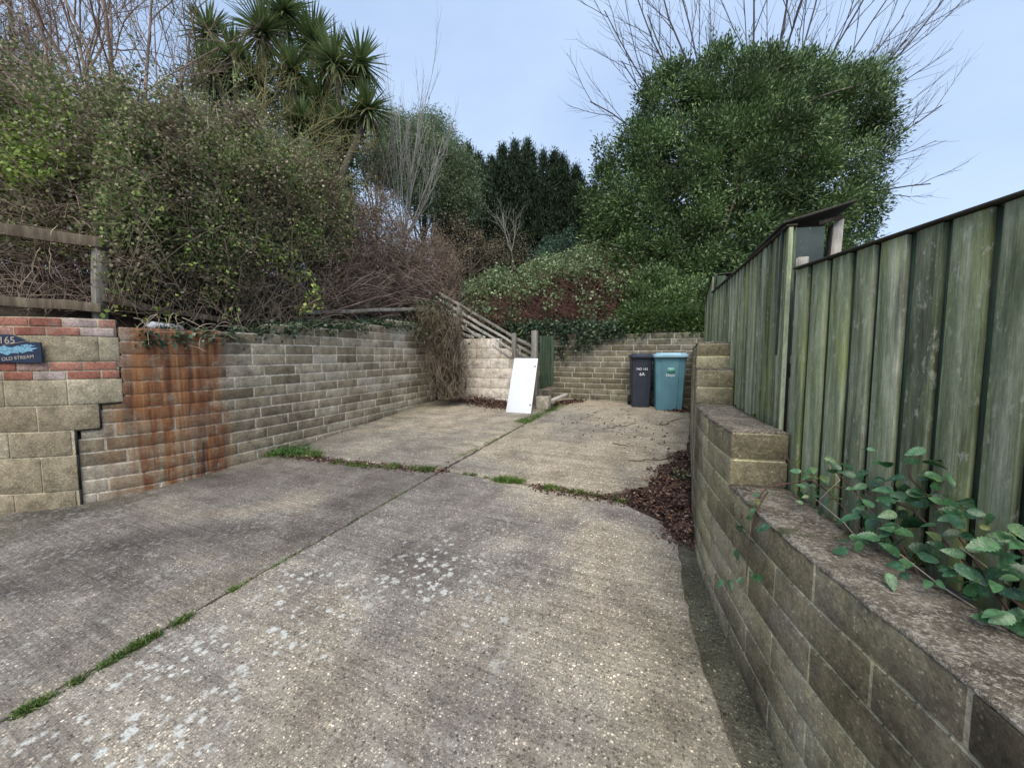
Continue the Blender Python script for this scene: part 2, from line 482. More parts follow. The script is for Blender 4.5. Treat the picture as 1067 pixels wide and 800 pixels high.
# ------------------------------------------------------------------ mesh helpers
def mesh_np(name, verts, faces, mats, midx=None, smooth=False):
    verts = np.asarray(verts, dtype=np.float32).reshape(-1, 3)
    faces = np.asarray(faces, dtype=np.int32)
    me = bpy.data.meshes.new(name)
    me.vertices.add(len(verts))
    me.vertices.foreach_set('co', verts.ravel())
    n, k = faces.shape
    me.loops.add(n * k)
    me.loops.foreach_set('vertex_index', faces.ravel())
    me.polygons.add(n)
    me.polygons.foreach_set('loop_start', np.arange(0, n * k, k, dtype=np.int32))
    if midx is not None:
        me.polygons.foreach_set('material_index', np.asarray(midx, dtype=np.int32))
    if smooth:
        me.polygons.foreach_set('use_smooth', np.ones(n, dtype=bool))
    for m in (mats if isinstance(mats, (list, tuple)) else [mats]):
        me.materials.append(m)
    me.update(calc_edges=True)
    return me


def link(name, me, parent=None):
    o = bpy.data.objects.new(name, me)
    COL.objects.link(o)
    if parent is not None:
        o.parent = parent
    return o


def tag(o, label, cat, group=None):
    o['label'] = label
    o['category'] = cat
    if group:
        o['group'] = group
    return o


def struct(o, kind='structure', label=None):
    o['kind'] = kind
    if label:
        o['label'] = label
    return o


def empty(name, loc=(0, 0, 0), label=None, cat=None, group=None):
    o = bpy.data.objects.new(name, None)
    o.empty_display_size = .2
    COL.objects.link(o)
    o.location = loc
    if label:
        tag(o, label, cat, group)
    return o


def adopt(child, parent):
    """child keeps its world place while parented to an Empty standing at parent.location"""
    child.parent = parent
    child.location = Vector(child.location) - Vector(parent.location)
    return child


class PB:
    """polygon builder: boxes, slanted boxes and prisms in one mesh"""

    def __init__(s):
        s.v, s.f, s.m = [], [], []

    def hexa(s, b4, t4, mi=0):
        i = len(s.v)
        s.v += [tuple(p) for p in b4] + [tuple(p) for p in t4]
        s.f += [(i + 3, i + 2, i + 1, i), (i + 4, i + 5, i + 6, i + 7)]
        for k in range(4):
            s.f.append((i + k, i + (k + 1) % 4, i + 4 + (k + 1) % 4, i + 4 + k))
        s.m += [mi] * 6

    def box(s, c, size, mi=0, rz=0, tilt=None):
        hx, hy, hz = [q / 2 for q in size]
        M = Matrix.Rotation(rz, 3, 'Z')
        if tilt is not None:
            M = tilt
        P = [Vector(c) + M @ Vector(q) for q in ((-hx, -hy, -hz), (hx, -hy, -hz), (hx, hy, -hz), (-hx, hy, -hz), (-hx, -hy, hz), (hx, -hy, hz), (hx, hy, hz), (-hx, hy, hz))]
        s.hexa(P[:4], P[4:], mi)

    def beam(s, a, b, w, h, mi=0):
        """rectangular bar from a to b, w sideways, h upward"""
        a, b = Vector(a), Vector(b)
        d = (b - a).normalized()
        side = d.cross(Vector((0, 0, 1)))
        if side.length < 1e-3:
            side = Vector((1, 0, 0))
        side.normalize()
        up = side.cross(d)
        q = [(-w / 2, -h / 2), (w / 2, -h / 2), (w / 2, h / 2), (-w / 2, h / 2)]
        s.hexa([a + side * x + up * y for x, y in q], [b + side * x + up * y for x, y in q], mi)

    def build(s, name, mats, parent=None, bevel=0):
        me = mesh_np(name, s.v, s.f, mats, s.m)
        o = link(name, me)
        if bevel:
            bv = o.modifiers.new('bevel', 'BEVEL')
            bv.width = bevel
            bv.segments = 2
            bv.limit_method = 'ANGLE'
            bv.angle_limit = R(40)
        if parent is not None:
            adopt(o, parent)
        return o


def tubes_mesh(name, lines, mat, k=4):
    """lines: list of (pts (n,3), radii (n,))"""
    by = {}
    for p, r in lines:
        by.setdefault(len(p), []).append((p, r))
    V, F, base = [], [], 0
    for n, L in by.items():
        P = np.array([a for a, _ in L], dtype=float)
        Rr = np.array([b for _, b in L], dtype=float)
        T = np.gradient(P, axis=1)
        T /= np.linalg.norm(T, axis=2, keepdims=True) + 1e-9
        ref = np.where(np.abs(T[:, :1, 2:3]) > .9, np.array([[[1., 0, 0]]]), np.array([[[0, 0, 1.]]]))
        ref = np.broadcast_to(ref, T.shape)
        A = np.cross(T, ref)
        A /= np.linalg.norm(A, axis=2, keepdims=True) + 1e-9
        B = np.cross(T, A)
        ang = np.arange(k) * 2 * np.pi / k
        ring = (A[:, :, None, :] * np.cos(ang)[None, None, :, None] + B[:, :, None, :] * np.sin(ang)[None, None, :, None])
        pts = P[:, :, None, :] + ring * Rr[:, :, None, None]
        m = len(L)
        V.append(pts.reshape(-1, 3))
        idx = base + np.arange(m * n * k).reshape(m, n, k)
        a = idx[:, :-1, :]
        b = idx[:, 1:, :]
        f = np.stack([a, np.roll(a, -1, axis=2), np.roll(b, -1, axis=2), b], axis=-1).reshape(-1, 4)
        F.append(f)
        base += m * n * k
    return mesh_np(name, np.concatenate(V), np.concatenate(F), mat, smooth=True)


def unit(a):
    return a / (np.linalg.norm(a, axis=-1, keepdims=True) + 1e-9)


def leaves_mesh(name, C, mat, L, W, dirs=None, flat=0.0, curl=.25):
    """C (n,3) leaf bases. Six-point folded leaves, each its own island."""
    n = len(C)
    if n == 0:
        C = np.zeros((1, 3)); n = 1
    D = unit(rng.normal(size=(n, 3)) * np.array([1, 1, 1 - flat])) if dirs is None else unit(dirs)
    ref = rng.normal(size=(n, 3)) + np.array([0, 0, 1.2])
    S = unit(np.cross(D, ref))
    N = unit(np.cross(S, D))
    l = L * rng.uniform(.65, 1.25, (n, 1))
    w_ = W * rng.uniform(.7, 1.2, (n, 1))
    c = curl * rng.uniform(.2, 1, (n, 1))
    p0 = C
    p1 = C + D * l * .45 + S * w_ * .5 + N * w_ * c
    p2 = C + D * l * .95 - N * l * c * .35
    p3 = C + D * l * .45 - S * w_ * .5 + N * w_ * c
    V = np.stack([p0, p1, p2, p3], axis=1).reshape(-1, 3)
    b = np.arange(n)[:, None] * 4
    F = np.concatenate([b, b + 1, b + 2, b + 3], axis=1)
    return mesh_np(name, V, F, mat)


def clumps(centers, per, spread, squash=1.0):
    c = np.repeat(np.asarray(centers), per, axis=0)
    o = rng.normal(size=c.shape) * spread
    o[:, 2] *= squash
    return c + o


def blob_shell(blobs, n, inner=.72, outer=1.03):
    """points on the lumpy outer layer of a union of ellipsoids; blobs (x,y,z,rx,ry,rz)"""
    B = np.array([list(b) if len(b) == 6 else [*b[:3], b[3], b[3], b[3]] for b in blobs], float)
    area = (B[:, 3] * B[:, 5] + B[:, 4] * B[:, 5])
    k = rng.choice(len(B), size=n * 2, p=area / area.sum())
    u = unit(rng.normal(size=(n * 2, 3)))
    rr = rng.uniform(inner ** 2, outer ** 2, (n * 2, 1)) ** .5
    P = B[k, :3] + u * rr * B[k, 3:]
    keep = np.ones(len(P), bool)
    for b in B:
        q = np.linalg.norm((P - b[:3]) / b[3:], axis=1)
        keep &= q > inner * .85
    P = P[keep][:n]
    return P


def stems_from(roots, tips, n=7, r0=.008, r1=.002, sag=.15, jit=.04):
    out = []
    t = np.linspace(0, 1, n)[:, None]
    for a, b in zip(roots, tips):
        L = np.linalg.norm(b - a)
        mid = (a + b) / 2 + rng.normal(size=3) * L * sag + np.array([0, 0, L * sag])
        p = (1 - t) ** 2 * a + 2 * t * (1 - t) * mid + t ** 2 * b
        p[1:-1] += rng.normal(size=(n - 2, 3)) * jit * L / n
        out.append((p, np.linspace(r0, r1, n)))
    return out


def grow(p, d, L, r, lvl, out, nseg=6, kids=4, spread=.6, up=.08, wig=.12, shrink=.62, taper=.45, start=.25):
    pts = [np.array(p, float)]
    dirs = [unit(np.array(d, float))]
    for i in range(nseg):
        nd = unit(dirs[-1] + rng.normal(size=3) * wig + np.array([0, 0, up]))
        pts.append(pts[-1] + nd * L / nseg)
        dirs.append(nd)
    rad = np.linspace(r, r * taper, nseg + 1)
    out.append((np.array(pts), rad))
    if lvl <= 0:
        return
    for k in range(kids):
        t = start + (1 - start) * (k + rng.uniform(.2, .9)) / kids
        i = min(int(t * nseg), nseg - 1)
        f = t * nseg - i
        q = pts[i] * (1 - f) + pts[i + 1] * f
        side = unit(np.cross(dirs[i], rng.normal(size=3)))
        nd = unit(dirs[i] * (1 - spread * .4) + side * spread * rng.uniform(.7, 1.3))
        grow(q, nd, L * shrink * rng.uniform(.7, 1.15) * (1.1 - .35 * t), max(rad[i] * .55, .0034), lvl - 1, out, nseg, kids, spread, up, wig, shrink, taper, start)


def spin(o):
    return o


# ------------------------------------------------------------------ path helper
class Path:
    def __init__(s, pts):
        s.p = np.array(pts, float)
        s.seg = np.linalg.norm(np.diff(s.p, axis=0), axis=1)
        s.cum = np.concatenate([[0], np.cumsum(s.seg)])
        s.len = s.cum[-1]

    def at(s, t):
        i = int(np.clip(np.searchsorted(s.cum, t) - 1, 0, len(s.seg) - 1))
        d = (s.p[i + 1] - s.p[i]) / s.seg[i]
        return s.p[i] + d * (t - s.cum[i]), d

    def nrm(s, t):
        """smoothed left normal"""
        d = unit(s.at(t - .12)[1] + s.at(t + .12)[1] + s.at(t)[1])
        return np.array([-d[1], d[0]])

    def s_of_y(s, y):
        ys = [s.at(t)[0][1] for t in np.linspace(0, s.len, 400)]
        return float(np.linspace(0, s.len, 400)[int(np.argmin(np.abs(np.array(ys) - y)))])


def smooth_path(pts, n=4):
    P = np.array(pts, float)
    outp = []
    for i in range(len(P) - 1):
        p0 = P[max(i - 1, 0)]; p1 = P[i]; p2 = P[i + 1]; p3 = P[min(i + 2, len(P) - 1)]
        for t in np.linspace(0, 1, n, endpoint=False):
            outp.append(.5 * ((2 * p1) + (-p0 + p2) * t + (2 * p0 - 5 * p1 + 4 * p2 - p3) * t * t + (-p0 + 3 * p1 - 3 * p2 + p3) * t ** 3))
    outp.append(P[-1])
    return Path(outp)


def wall_mesh(path, rows, thick, joint=.012, side=1, s_rng=None, recess=.003, jit=.0015, mort=1, ends=True, chip=0.0):
    """rows: list of (z0, z1, block_len, offset, s0, s1, material index). Front face lies on the path, body to the side*normal.
    blocks stand `recess` proud of one mortar core per row."""
    pb = PB()
    for (z0, z1, bl, off, s0, s1, mi) in rows:
        # mortar core for the row
        t = s0
        nn = max(2, int((s1 - s0) / .075) + 1)
        ts = np.linspace(s0 + .003, s1 - .003, nn)
        for a, b in zip(ts[:-1], ts[1:]):
            q = []
            for u in (a, b):
                p, _ = path.at(u)
                nm = path.nrm(u) * side
                q.append((p + nm * recess, p + nm * (thick - recess)))
            B4 = [(*q[0][0], z0), (*q[1][0], z0), (*q[1][1], z0), (*q[0][1], z0)]
            T4 = [(x, y, z1) for x, y, _ in B4]
            pb.hexa(B4, T4, mort)
        t = s0 - (off % bl)
        while t < s1 - .01:
            a, b = max(t, s0), min(t + bl, s1)
            t += bl
            if b - a < .03:
                continue
            a2 = a + (joint / 2 if a > s0 + 1e-6 else 0)
            b2 = b - (joint / 2 if b < s1 - 1e-6 else 0)
            o = random.uniform(-jit, jit)
            zz0, zz1 = z0 + joint / 2 + random.uniform(-1, 1) * .001, z1 - joint / 2 + random.uniform(-1, 1) * .001
            nsub = max(1, int(round((b2 - a2) / .08)))
            us = np.linspace(a2, b2, nsub + 1)
            i0 = len(pb.v)
            for u in us:
                p, _ = path.at(u)
                nm = path.nrm(u) * side
                f, r = p + nm * o, p + nm * (thick + o)
                pb.v += [(*f, zz0), (*f, zz1), (*r, zz1), (*r, zz0)]
            for k in range(nsub):
                j = i0 + k * 4
                for e in range(4):
                    pb.f.append((j + e, j + 4 + e, j + 4 + (e + 1) % 4, j + (e + 1) % 4))
                    pb.m.append(mi)
            pb.f.append((i0, i0 + 1, i0 + 2, i0 + 3)); pb.m.append(mi)
            j = i0 + nsub * 4
            pb.f.append((j + 3, j + 2, j + 1, j)); pb.m.append(mi)
    return pb


# ------------------------------------------------------------------ setting: ground
def grid_mesh(name, xs, ys, zf, mat):
    X, Y = np.meshgrid(xs, ys)
    Z = zf(X, Y)
    V = np.stack([X, Y, Z], -1).reshape(-1, 3)
    ny, nx = X.shape
    i = np.arange(ny * nx).reshape(ny, nx)
    F = np.stack([i[:-1, :-1], i[:-1, 1:], i[1:, 1:], i[1:, :-1]], -1).reshape(-1, 4)
    return mesh_np(name, V, F, mat, smooth=True)


def rough(X, Y, a=.1, f=1.0):
    return a * (np.sin(X * 1.7 * f + 1.3 * Y * f) + np.sin(X * .9 * f - 2.1 * Y * f + 2) + .5 * np.sin(4.1 * X * f + 3.3 * Y * f)) / 2.5


xs = np.concatenate([[-600, -200, -60, -30, -15], np.linspace(-10, 6, 40), [15, 30, 60, 200, 600]])
ys = np.concatenate([[-600, -200, -60, -20], np.linspace(-8, 12, 50), [20, 40, 100, 300, 700]])
g = link('ground', grid_mesh('ground', xs, ys, lambda X, Y: SL * np.clip(Y, -8, 12) - .03, M_soil))
struct(g)

# raised garden behind the left and rear walls
pathB_pts = [(-5.254, 1.487), (-5.134, 1.707), (-5.006, 2.05), (-4.96, 2.7), (-5.03, 3.95), (-5.20, 5.5), (-5.43, 7.45)]
WX = np.interp


def left_wall_x(Y):
    return np.interp(Y, [-3, .0, .3, 1.15, 1.5, 1.75, 2.05, 2.7, 3.95, 5.5, 7.45, 9], [-11.5, -7.6, -7.2, -5.66, -5.24, -5.10, -5.0, -4.96, -5.03, -5.2, -5.43, -5.5])


def bank_z(X, Y):
    # height behind the left wall climbing west, and behind the rear wall climbing north
    dl = np.clip(left_wall_x(Y) - .22 - X, 0, 40)
    topl = np.interp(Y, [0, 2, 4, 7.5], [1.70, 1.72, 1.78, 1.98])
    zl = topl + .35 * np.clip(dl - .3, 0, 2.5) + .12 * np.clip(dl - 2.5, 0, 12)
    dr = np.clip(Y - 8.6, 0, 60)
    zr = 1.80 + .50 * np.clip(dr, 0, 3) + .10 * np.clip(dr - 3, 0, 12)
    zr = zr - np.clip(X + .2, 0, 1.5) * .1
    z = np.where(Y > 8.6, np.where(X < left_wall_x(Y) - .22, np.maximum(zl, zr), zr), zl)
    return z + rough(X, Y, .06)


# left bank: rows follow the wall line
def bank_left():
    ys_ = np.concatenate([np.linspace(-3, 9.0, 60)])
    ds = np.concatenate([[0.0, .1, .3, .6, 1, 1.6, 2.5, 4, 6, 9, 14, 25]])
    V = []
    for y in ys_:
        x0 = float(left_wall_x(y)) - .20
        for d in ds:
            x = x0 - d
            V.append((x, y, float(bank_z(np.array(x), np.array(y)))))
    nd = len(ds)
    i = np.arange(len(V)).reshape(len(ys_), nd)
    F = np.stack([i[:-1, :-1], i[1:, :-1], i[1:, 1:], i[:-1, 1:]], -1).reshape(-1, 4)
    return mesh_np('garden_bank', V, F, M_soil, smooth=True)


struct(link('garden_bank', bank_left()))
struct(link('rear_bank', grid_mesh('rear_bank', np.linspace(-30, 14, 60), np.concatenate([np.linspace(8.62, 14, 24), [18, 25, 40]]), bank_z, M_soil)))
# neighbour's higher ground beyond the right wall
nb_y = [-3, .3, .96, 1.19, 1.55, 2.12, 3.2, 8.2]
nb_x = [.98, .86, .79, .75, .62, .46, .30, .26]


def nb_mesh():
    ys_ = np.linspace(-3, 8.3, 40)
    ds = np.array([0, .1, .3, 1, 3, 8, 30, 200])
    V = []
    for y in ys_:
        x0 = float(np.interp(y, nb_y, nb_x)) - .03
        zz = .80 if y < 2.1 else (1.05 if y < 3.2 else 1.2)
        zz = np.interp(y, [2.35, 2.45, 3.1, 3.4, 8], [.80, 1.06, 1.08, 1.2, 1.5])
        for d in ds:
            V.append((x0 + d, y, zz + .02 * math.sin(9 * y + 7 * d)))
    i = np.arange(len(V)).reshape(len(ys_), len(ds))
    F = np.stack([i[:-1, :-1], i[:-1, 1:], i[1:, 1:], i[1:, :-1]], -1).reshape(-1, 4)
    return mesh_np('neighbour_ground', V, F, M_soil, smooth=True)


struct(link('neighbour_ground', nb_mesh()))


# ------------------------------------------------------------------ concrete slabs
def slab(name, outline, mat, edge_jit=.006, lift=0.0):
    pts = []
    n = len(outline)
    for i in range(n):
        a, b = np.array(outline[i], float), np.array(outline[(i + 1) % n], float)
        L = np.linalg.norm(b - a)
        k = max(1, int(L / .06))
        for j in range(k):
            t = j / k
            q = a + (b - a) * t
            nn = np.array([-(b - a)[1], (b - a)[0]]) / L
            pts.append(q + nn * (rng.normal() * edge_jit if 0 < j else 0))
    V = [(x, y, gz(y) + lift) for x, y in pts]
    m = len(V)
    c = np.mean(pts, axis=0)
    ins = []
    for x, y in pts:
        d = np.array([x, y]) - c
        d = d / np.linalg.norm(d)
        ins.append((x - d[0] * .012, y - d[1] * .012))
    Vt = [(x, y, gz(y) + lift) for x, y in ins]
    Vr = [(x, y, gz(y) + lift - .008) for x, y in pts]
    Vb = [(x, y, gz(y) + lift - .07) for x, y in pts]
    me = bpy.data.meshes.new(name)
    faces = [tuple(range(m))]
    for i in range(m):
        j = (i + 1) % m
        faces.append((m + i, m + j, j, i))
        faces.append((2 * m + i, 2 * m + j, m + j, m + i))
    me.from_pydata(Vt + Vr + Vb, [], faces)
    me.materials.append(mat)
    me.update()
    return struct(link(name, me))


def wallx_at(y):
    return float(left_wall_x(y))


def joint_y(x):
    return float(np.interp(x, [-5.1, -2.5, -.6, 0], [3.22, 3.52, 3.47, 3.38]))


CJ = -2.5
g2 = .017
slab('driveway_slab', [(CJ + g2, -4), (.62, -4), (.5, .4), (.33, 1.0), (.2, 1.45), (.085, 1.82), (.0, 2.3), (-.05, 2.9), (-.2, 3.2), (-.6, joint_y(-.6) - g2), (-1.6, joint_y(-1.6) - g2), (CJ + g2, joint_y(CJ) - g2)], M_conc)
slab('driveway_slab', [(-8.5, -4), (CJ - g2, -4), (CJ - g2, joint_y(CJ) - g2), (-3.8, joint_y(-3.8) - g2), (-5.05, joint_y(-5) - g2), (-5.05, 2.7), (-5.10, 2.07), (-5.36, 1.6), (-5.76, 1.30), (-7.2, .46), (-8.5, -.2)], M_conc, lift=-.006)
slab('driveway_slab', [(CJ - g2, joint_y(CJ) + .03), (CJ - g2, 6.9), (CJ - .15, 7.45), (-5.37, 7.45), (-5.18, 5.5), (-5.0, 4.05), (-4.85, 3.45), (-3.8, joint_y(-3.8) + .05)], M_conc2, lift=.004)
slab('driveway_slab', [(CJ + g2, joint_y(CJ) + g2), (-1.6, joint_y(-1.6) + .03), (-.75, joint_y(-.75) + .05), (-.36, 3.9), (-.22, 4.6), (-.05, 5.2), (-.01, 6.2), (-.03, 8.33), (-2.35, 8.33), (CJ + g2, 6.8)], M_conc2)
# dark footing strip at the foot of the right wall
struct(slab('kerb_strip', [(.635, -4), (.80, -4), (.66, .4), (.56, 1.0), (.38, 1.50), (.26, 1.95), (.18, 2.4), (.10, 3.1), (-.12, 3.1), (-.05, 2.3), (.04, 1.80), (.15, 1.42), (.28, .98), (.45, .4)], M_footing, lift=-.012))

# ------------------------------------------------------------------ left walls
pA = smooth_path([(-9.5, -1.2), (-7.2, .28), (-5.66, 1.15), (-5.24, 1.48), (-5.12, 1.70), (-5.0, 2.05)])


def sA(y):
    return pA.s_of_y(y)


s_top, s_low = sA(1.822), sA(1.52)
rowsA = []
z = 1.84
lay = [(.083, .225, 1), (.083, .225, 1), (.235, .45, 0), (.083, .225, 1), (.083, .225, 1), (.235, .45, 0), (.235, .45, 0), (.235, .45, 0), (.33, .45, 0), (.235, .45, 0)]
ends = [s_top, s_top, s_top + .01, s_top, s_top + .0, s_top + .012, sA(1.675), s_low, s_low, s_low]
for i, ((h, bl, mi), e) in enumerate(zip(lay, ends)):
    rowsA.append((z - h, z, bl, (i * bl / 2 + .1), 0.0, e, mi))
    z -= h
pb = wall_mesh(pA, rowsA, .21, joint=.012, side=1, mort=2, jit=.003, recess=.007)
wallA = pb.build('garden_wall', [M_blockA, M_brick, M_mortA], bevel=.004)
ck = PB()  # near-black strips added along the stepped block ends, painting in the crack's shadow
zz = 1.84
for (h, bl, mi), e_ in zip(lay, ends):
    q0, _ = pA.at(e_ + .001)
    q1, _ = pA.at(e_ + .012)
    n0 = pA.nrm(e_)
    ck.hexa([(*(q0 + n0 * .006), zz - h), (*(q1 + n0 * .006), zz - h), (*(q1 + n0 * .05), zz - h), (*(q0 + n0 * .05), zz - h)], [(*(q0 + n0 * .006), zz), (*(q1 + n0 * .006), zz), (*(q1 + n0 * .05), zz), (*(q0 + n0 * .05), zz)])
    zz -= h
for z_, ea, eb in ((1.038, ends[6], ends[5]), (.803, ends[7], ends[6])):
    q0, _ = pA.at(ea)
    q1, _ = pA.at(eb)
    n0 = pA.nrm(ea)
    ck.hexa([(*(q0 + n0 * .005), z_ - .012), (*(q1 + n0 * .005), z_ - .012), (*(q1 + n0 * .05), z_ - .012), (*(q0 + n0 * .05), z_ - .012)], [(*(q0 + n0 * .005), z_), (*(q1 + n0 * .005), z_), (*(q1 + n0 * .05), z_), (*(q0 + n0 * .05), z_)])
ck.build('crack_shade_strips', [M_dark]).parent = wallA
tag(wallA, 'large tan blockwork wall end with red brick bands at top, left of the rusty wall', 'wall')

pB = smooth_path(pathB_pts, 3)
rowsB = []
H = .133
zt = 1.90 + .27
k = 0
z1 = zt
S = pB.s_of_y
while z1 > .02:
    z0 = z1 - H
    # top follows the photograph: low by the street, two steps up near the far end
    s0, s1 = S(1.70), pB.len
    if z0 > 2.01:
        s0 = S(5.7)
    elif z0 > 1.88:
        s0 = S(4.7)
    elif z0 > 1.75:
        s0 = S(3.3)
    elif z0 > 1.66:
        s0 = S(2.9)
    if z1 < 1.04:
        s0 = S(1.56)
    if z1 < .80:
        s0 = .02
    rowsB.append((z0, z1, .452, (k // 2 % 2) * .226 + (.08 if k % 3 == 0 else 0), s0, s1, 0))
    z1 = z0
    k += 1
pb = wall_mesh(pB, rowsB, .21, joint=.019, side=1, jit=.0012, recess=.004)
wallB = pb.build('garden_wall', [M_blockB, M_mortB], bevel=.003)
tag(wallB, 'long grey brown block retaining wall with a broad rust stain at its near end', 'wall')

# pale stones lying on the low end of the rusty wall
for (px, py, d, sx, lab) in ((163, 338, 4.12, .075, 'whitish stone on the rusty wall top nearest the red bricks'), (181, 337, 4.3, .07, 'grey rounded stone on the rusty wall top, beside the whiter one')):
    me = bpy.data.meshes.new('stone')
    import bmesh
    bm = bmesh.new()
    bmesh.ops.create_icosphere(bm, subdivisions=3, radius=1)
    for v in bm.verts:
        n_ = math.sin(v.co.x * 5 + px) * .1 + math.sin(v.co.y * 6 + v.co.z * 4) * .1
        v.co = Vector((v.co.x * sx * 1.5, v.co.y * sx, v.co.z * sx * .62)) * (1 + n_)
    bm.to_mesh(me)
    bm.free()
    me.materials.append(M_stone)
    for p in me.polygons:
        p.use_smooth = True
    o = link('stone', me)
    q = at(px, py, d)
    o.location = (q[0] - .02, q[1], 1.805)
    o.rotation_euler = (0, 0, px)
    tag(o, lab, 'stone', 'stones on the rusty wall')

# house sign on the near wall
sgc, sgd = pA.at(sA(1.27) - .04)
sg_n = -pA.nrm(sA(1.27) - .04)
sign = empty('house_sign', (sgc[0] + sg_n[0] * .004, sgc[1] + sg_n[1] * .004, 1.553), 'navy arched house number sign with faded 165 and blue waves on brick banded wall', 'sign')
sign.rotation_euler = (0, 0, math.atan2(sgd[1], sgd[0]))


def poly_prism(name, pts, y0, y1, mat, parent, bevel=0):
    n = len(pts)
    V = [(x, y0, z) for x, z in pts] + [(x, y1, z) for x, z in pts]
    F = [tuple(range(n)), tuple(range(2 * n - 1, n - 1, -1))] + [(i, n + i, n + (i + 1) % n, (i + 1) % n) for i in range(n)]
    me = bpy.data.meshes.new(name)
    me.from_pydata(V, [], F)
    me.materials.append(mat)
    o = link(name, me, parent)
    if bevel:
        b = o.modifiers.new('bevel', 'BEVEL')
        b.width = bevel
        b.segments = 2
    return o


HW = .27


def sign_outline(s=1.0):
    p = [(-HW, -.12), (HW, -.12), (HW, .06), (.17, .065)]
    for a in np.linspace(0, 1, 13)[1:-1]:
        x = .17 - .34 * a
        p.append((x, .065 + .065 * math.sin(math.pi * a) ** .8))
    p += [(-.17, .065), (-HW, .06)]
    return [(x * s, z * s) for x, z in p]


poly_prism('plaque', sign_outline(), -.016, 0, M_plaque, sign, .003)


def text(name, body, size, loc, mat, parent, rot=(math.pi / 2, 0, 0), align='CENTER'):
    cu = bpy.data.curves.new(name, 'FONT')
    cu.body = body
    cu.size = size
    cu.align_x = align
    cu.align_y = 'CENTER'
    cu.extrude = .001
    cu.materials.append(mat)
    o = bpy.data.objects.new(name, cu)
    COL.objects.link(o)
    o.parent = parent
    o.location = loc
    o.rotation_euler = rot
    return o


text('number', '165', .085, (.02, -.0185, .075), M_plq_t, sign)
t_ = text('lettering', 'OLD STREAM', .042, (.09, -.0185, -.078), M_plq_t, sign)
t_.rotation_euler = (math.pi / 2, R(-6), 0)
# painted waves
for i, (x, z_, sx, sz) in enumerate(((.13, .0, .10, .028), (.02, -.01, .12, .034), (.17, .03, .05, .012), (-.1, .0, .1, .03))):
    pts = [(x + sx * math.cos(a) * (1 + .25 * math.sin(5 * a + i)), z_ + sz * math.sin(a) * (1 + .3 * math.sin(7 * a + i))) for a in np.linspace(0, 2 * math.pi, 28)[:-1]]
    poly_prism('painted_wave', pts, -.0185 - .0003 * i, -.0162, M_plq_b, sign)

# ------------------------------------------------------------------ rail fence above the left walls
rf = empty('rail_fence', at(104, 320, 4.0), 'rotting post and rail fence with fallen rails above the left walls', 'fence')


def barpart(name, a, b, w_, h_, mat, parent, bevel=.006):
    p = PB()
    n = max(2, int(np.linalg.norm(np.array(b) - np.array(a)) / .3))
    pts = [np.array(a) + (np.array(b) - np.array(a)) * t for t in np.linspace(0, 1, n + 1)]
    # one continuous bar with a slight wave
    side = unit(np.cross(unit(np.array(b) - np.array(a)), np.array([0, 0, 1.]) if abs((np.array(b) - np.array(a))[2]) < .9 * np.linalg.norm(np.array(b) - np.array(a)) else np.array([1., 0, 0])))
    up_ = np.cross(side, unit(np.array(b) - np.array(a)))
    V, F = [], []
    for i, q in enumerate(pts):
        j = rng.normal(size=3) * .006
        s_ = 1 + rng.normal() * .06
        for x, y in ((-1, -1), (1, -1), (1, 1), (-1, 1)):
            V.append(q + j + side * x * w_ / 2 * s_ + up_ * y * h_ / 2 * s_)
    for i in range(len(pts) - 1):
        for e in range(4):
            F.append((i * 4 + e, i * 4 + (e + 1) % 4, i * 4 + 4 + (e + 1) % 4, i * 4 + 4 + e))
    F.append((3, 2, 1, 0))
    m_ = (len(pts) - 1) * 4
    F.append((m_, m_ + 1, m_ + 2, m_ + 3))
    o = link(name, mesh_np(name, V, F, mat))
    b_ = o.modifiers.new('bevel', 'BEVEL')
    b_.width = bevel
    b_.segments = 2
    adopt(o, parent)
    return o


barpart('post', at(104, 336, 3.98), at(104, 252, 3.95), .10, .10, M_grey, rf)
barpart('rail', at(-90, 226, 3.75), at(108, 253, 3.9), .05, .11, M_rail, rf)
barpart('rail', at(-80, 308, 3.75), at(106, 321, 3.9), .06, .10, M_rail, rf)
barpart('rail', at(106, 312, 3.95), at(238, 335, 4.85), .05, .07, M_rail, rf)
barpart('rail', at(312, 326, 5.85), at(452, 321, 8.7), .05, .06, M_grey, rf)
barpart('rail', at(306, 331, 5.75), at(368, 336, 6.7), .06, .07, M_rail, rf)

# ------------------------------------------------------------------ white painted block wall and steps
pW = Path([(-5.35, 7.42), (-4.6, 7.44), (-3.57, 7.5), (-3.05, 7.52)])
rowsW = []
z1 = 1.86
HW_ = .215
for i in range(8):
    e = pW.len
    s_end = [1.55, 1.98, pW.len, pW.len, pW.len, pW.len, pW.len, pW.len][i]
    rowsW.append((z1 - HW_, z1, .45, (i % 2) * .22, 0, s_end, 0))
    z1 -= HW_
ww = wall_mesh(pW, rowsW, .2, joint=.007, side=1, recess=.003).build('white_block_wall', [M_white, M_mortW], bevel=.003)
tag(ww, 'cream painted block wall with stepped top beside the sloping slatted fence', 'wall')

st = empty('garden_steps', (-2.75, 8.0, .5), 'concrete steps climbing left behind the cream block wall', 'steps')
for i in range(6):
    p = PB()
    p.box((-2.72 - i * .32, 8.0, .42 + i * .21), (.34, .78, .20 + .02 * i))
    p.build('step', [M_conc2], st, bevel=.01)

# sloping slatted balustrade
bal = empty('slatted_balustrade', at(478, 372, 8.25), 'grey weathered slatted fence sloping down right above the cream block wall', 'fence')


def on_plane_y(px, py, y):
    d = Fw + Rt * ((px - CX) / FPX) - Up * ((py - CY) / FPX)
    return CAM + d * (y / d[1])


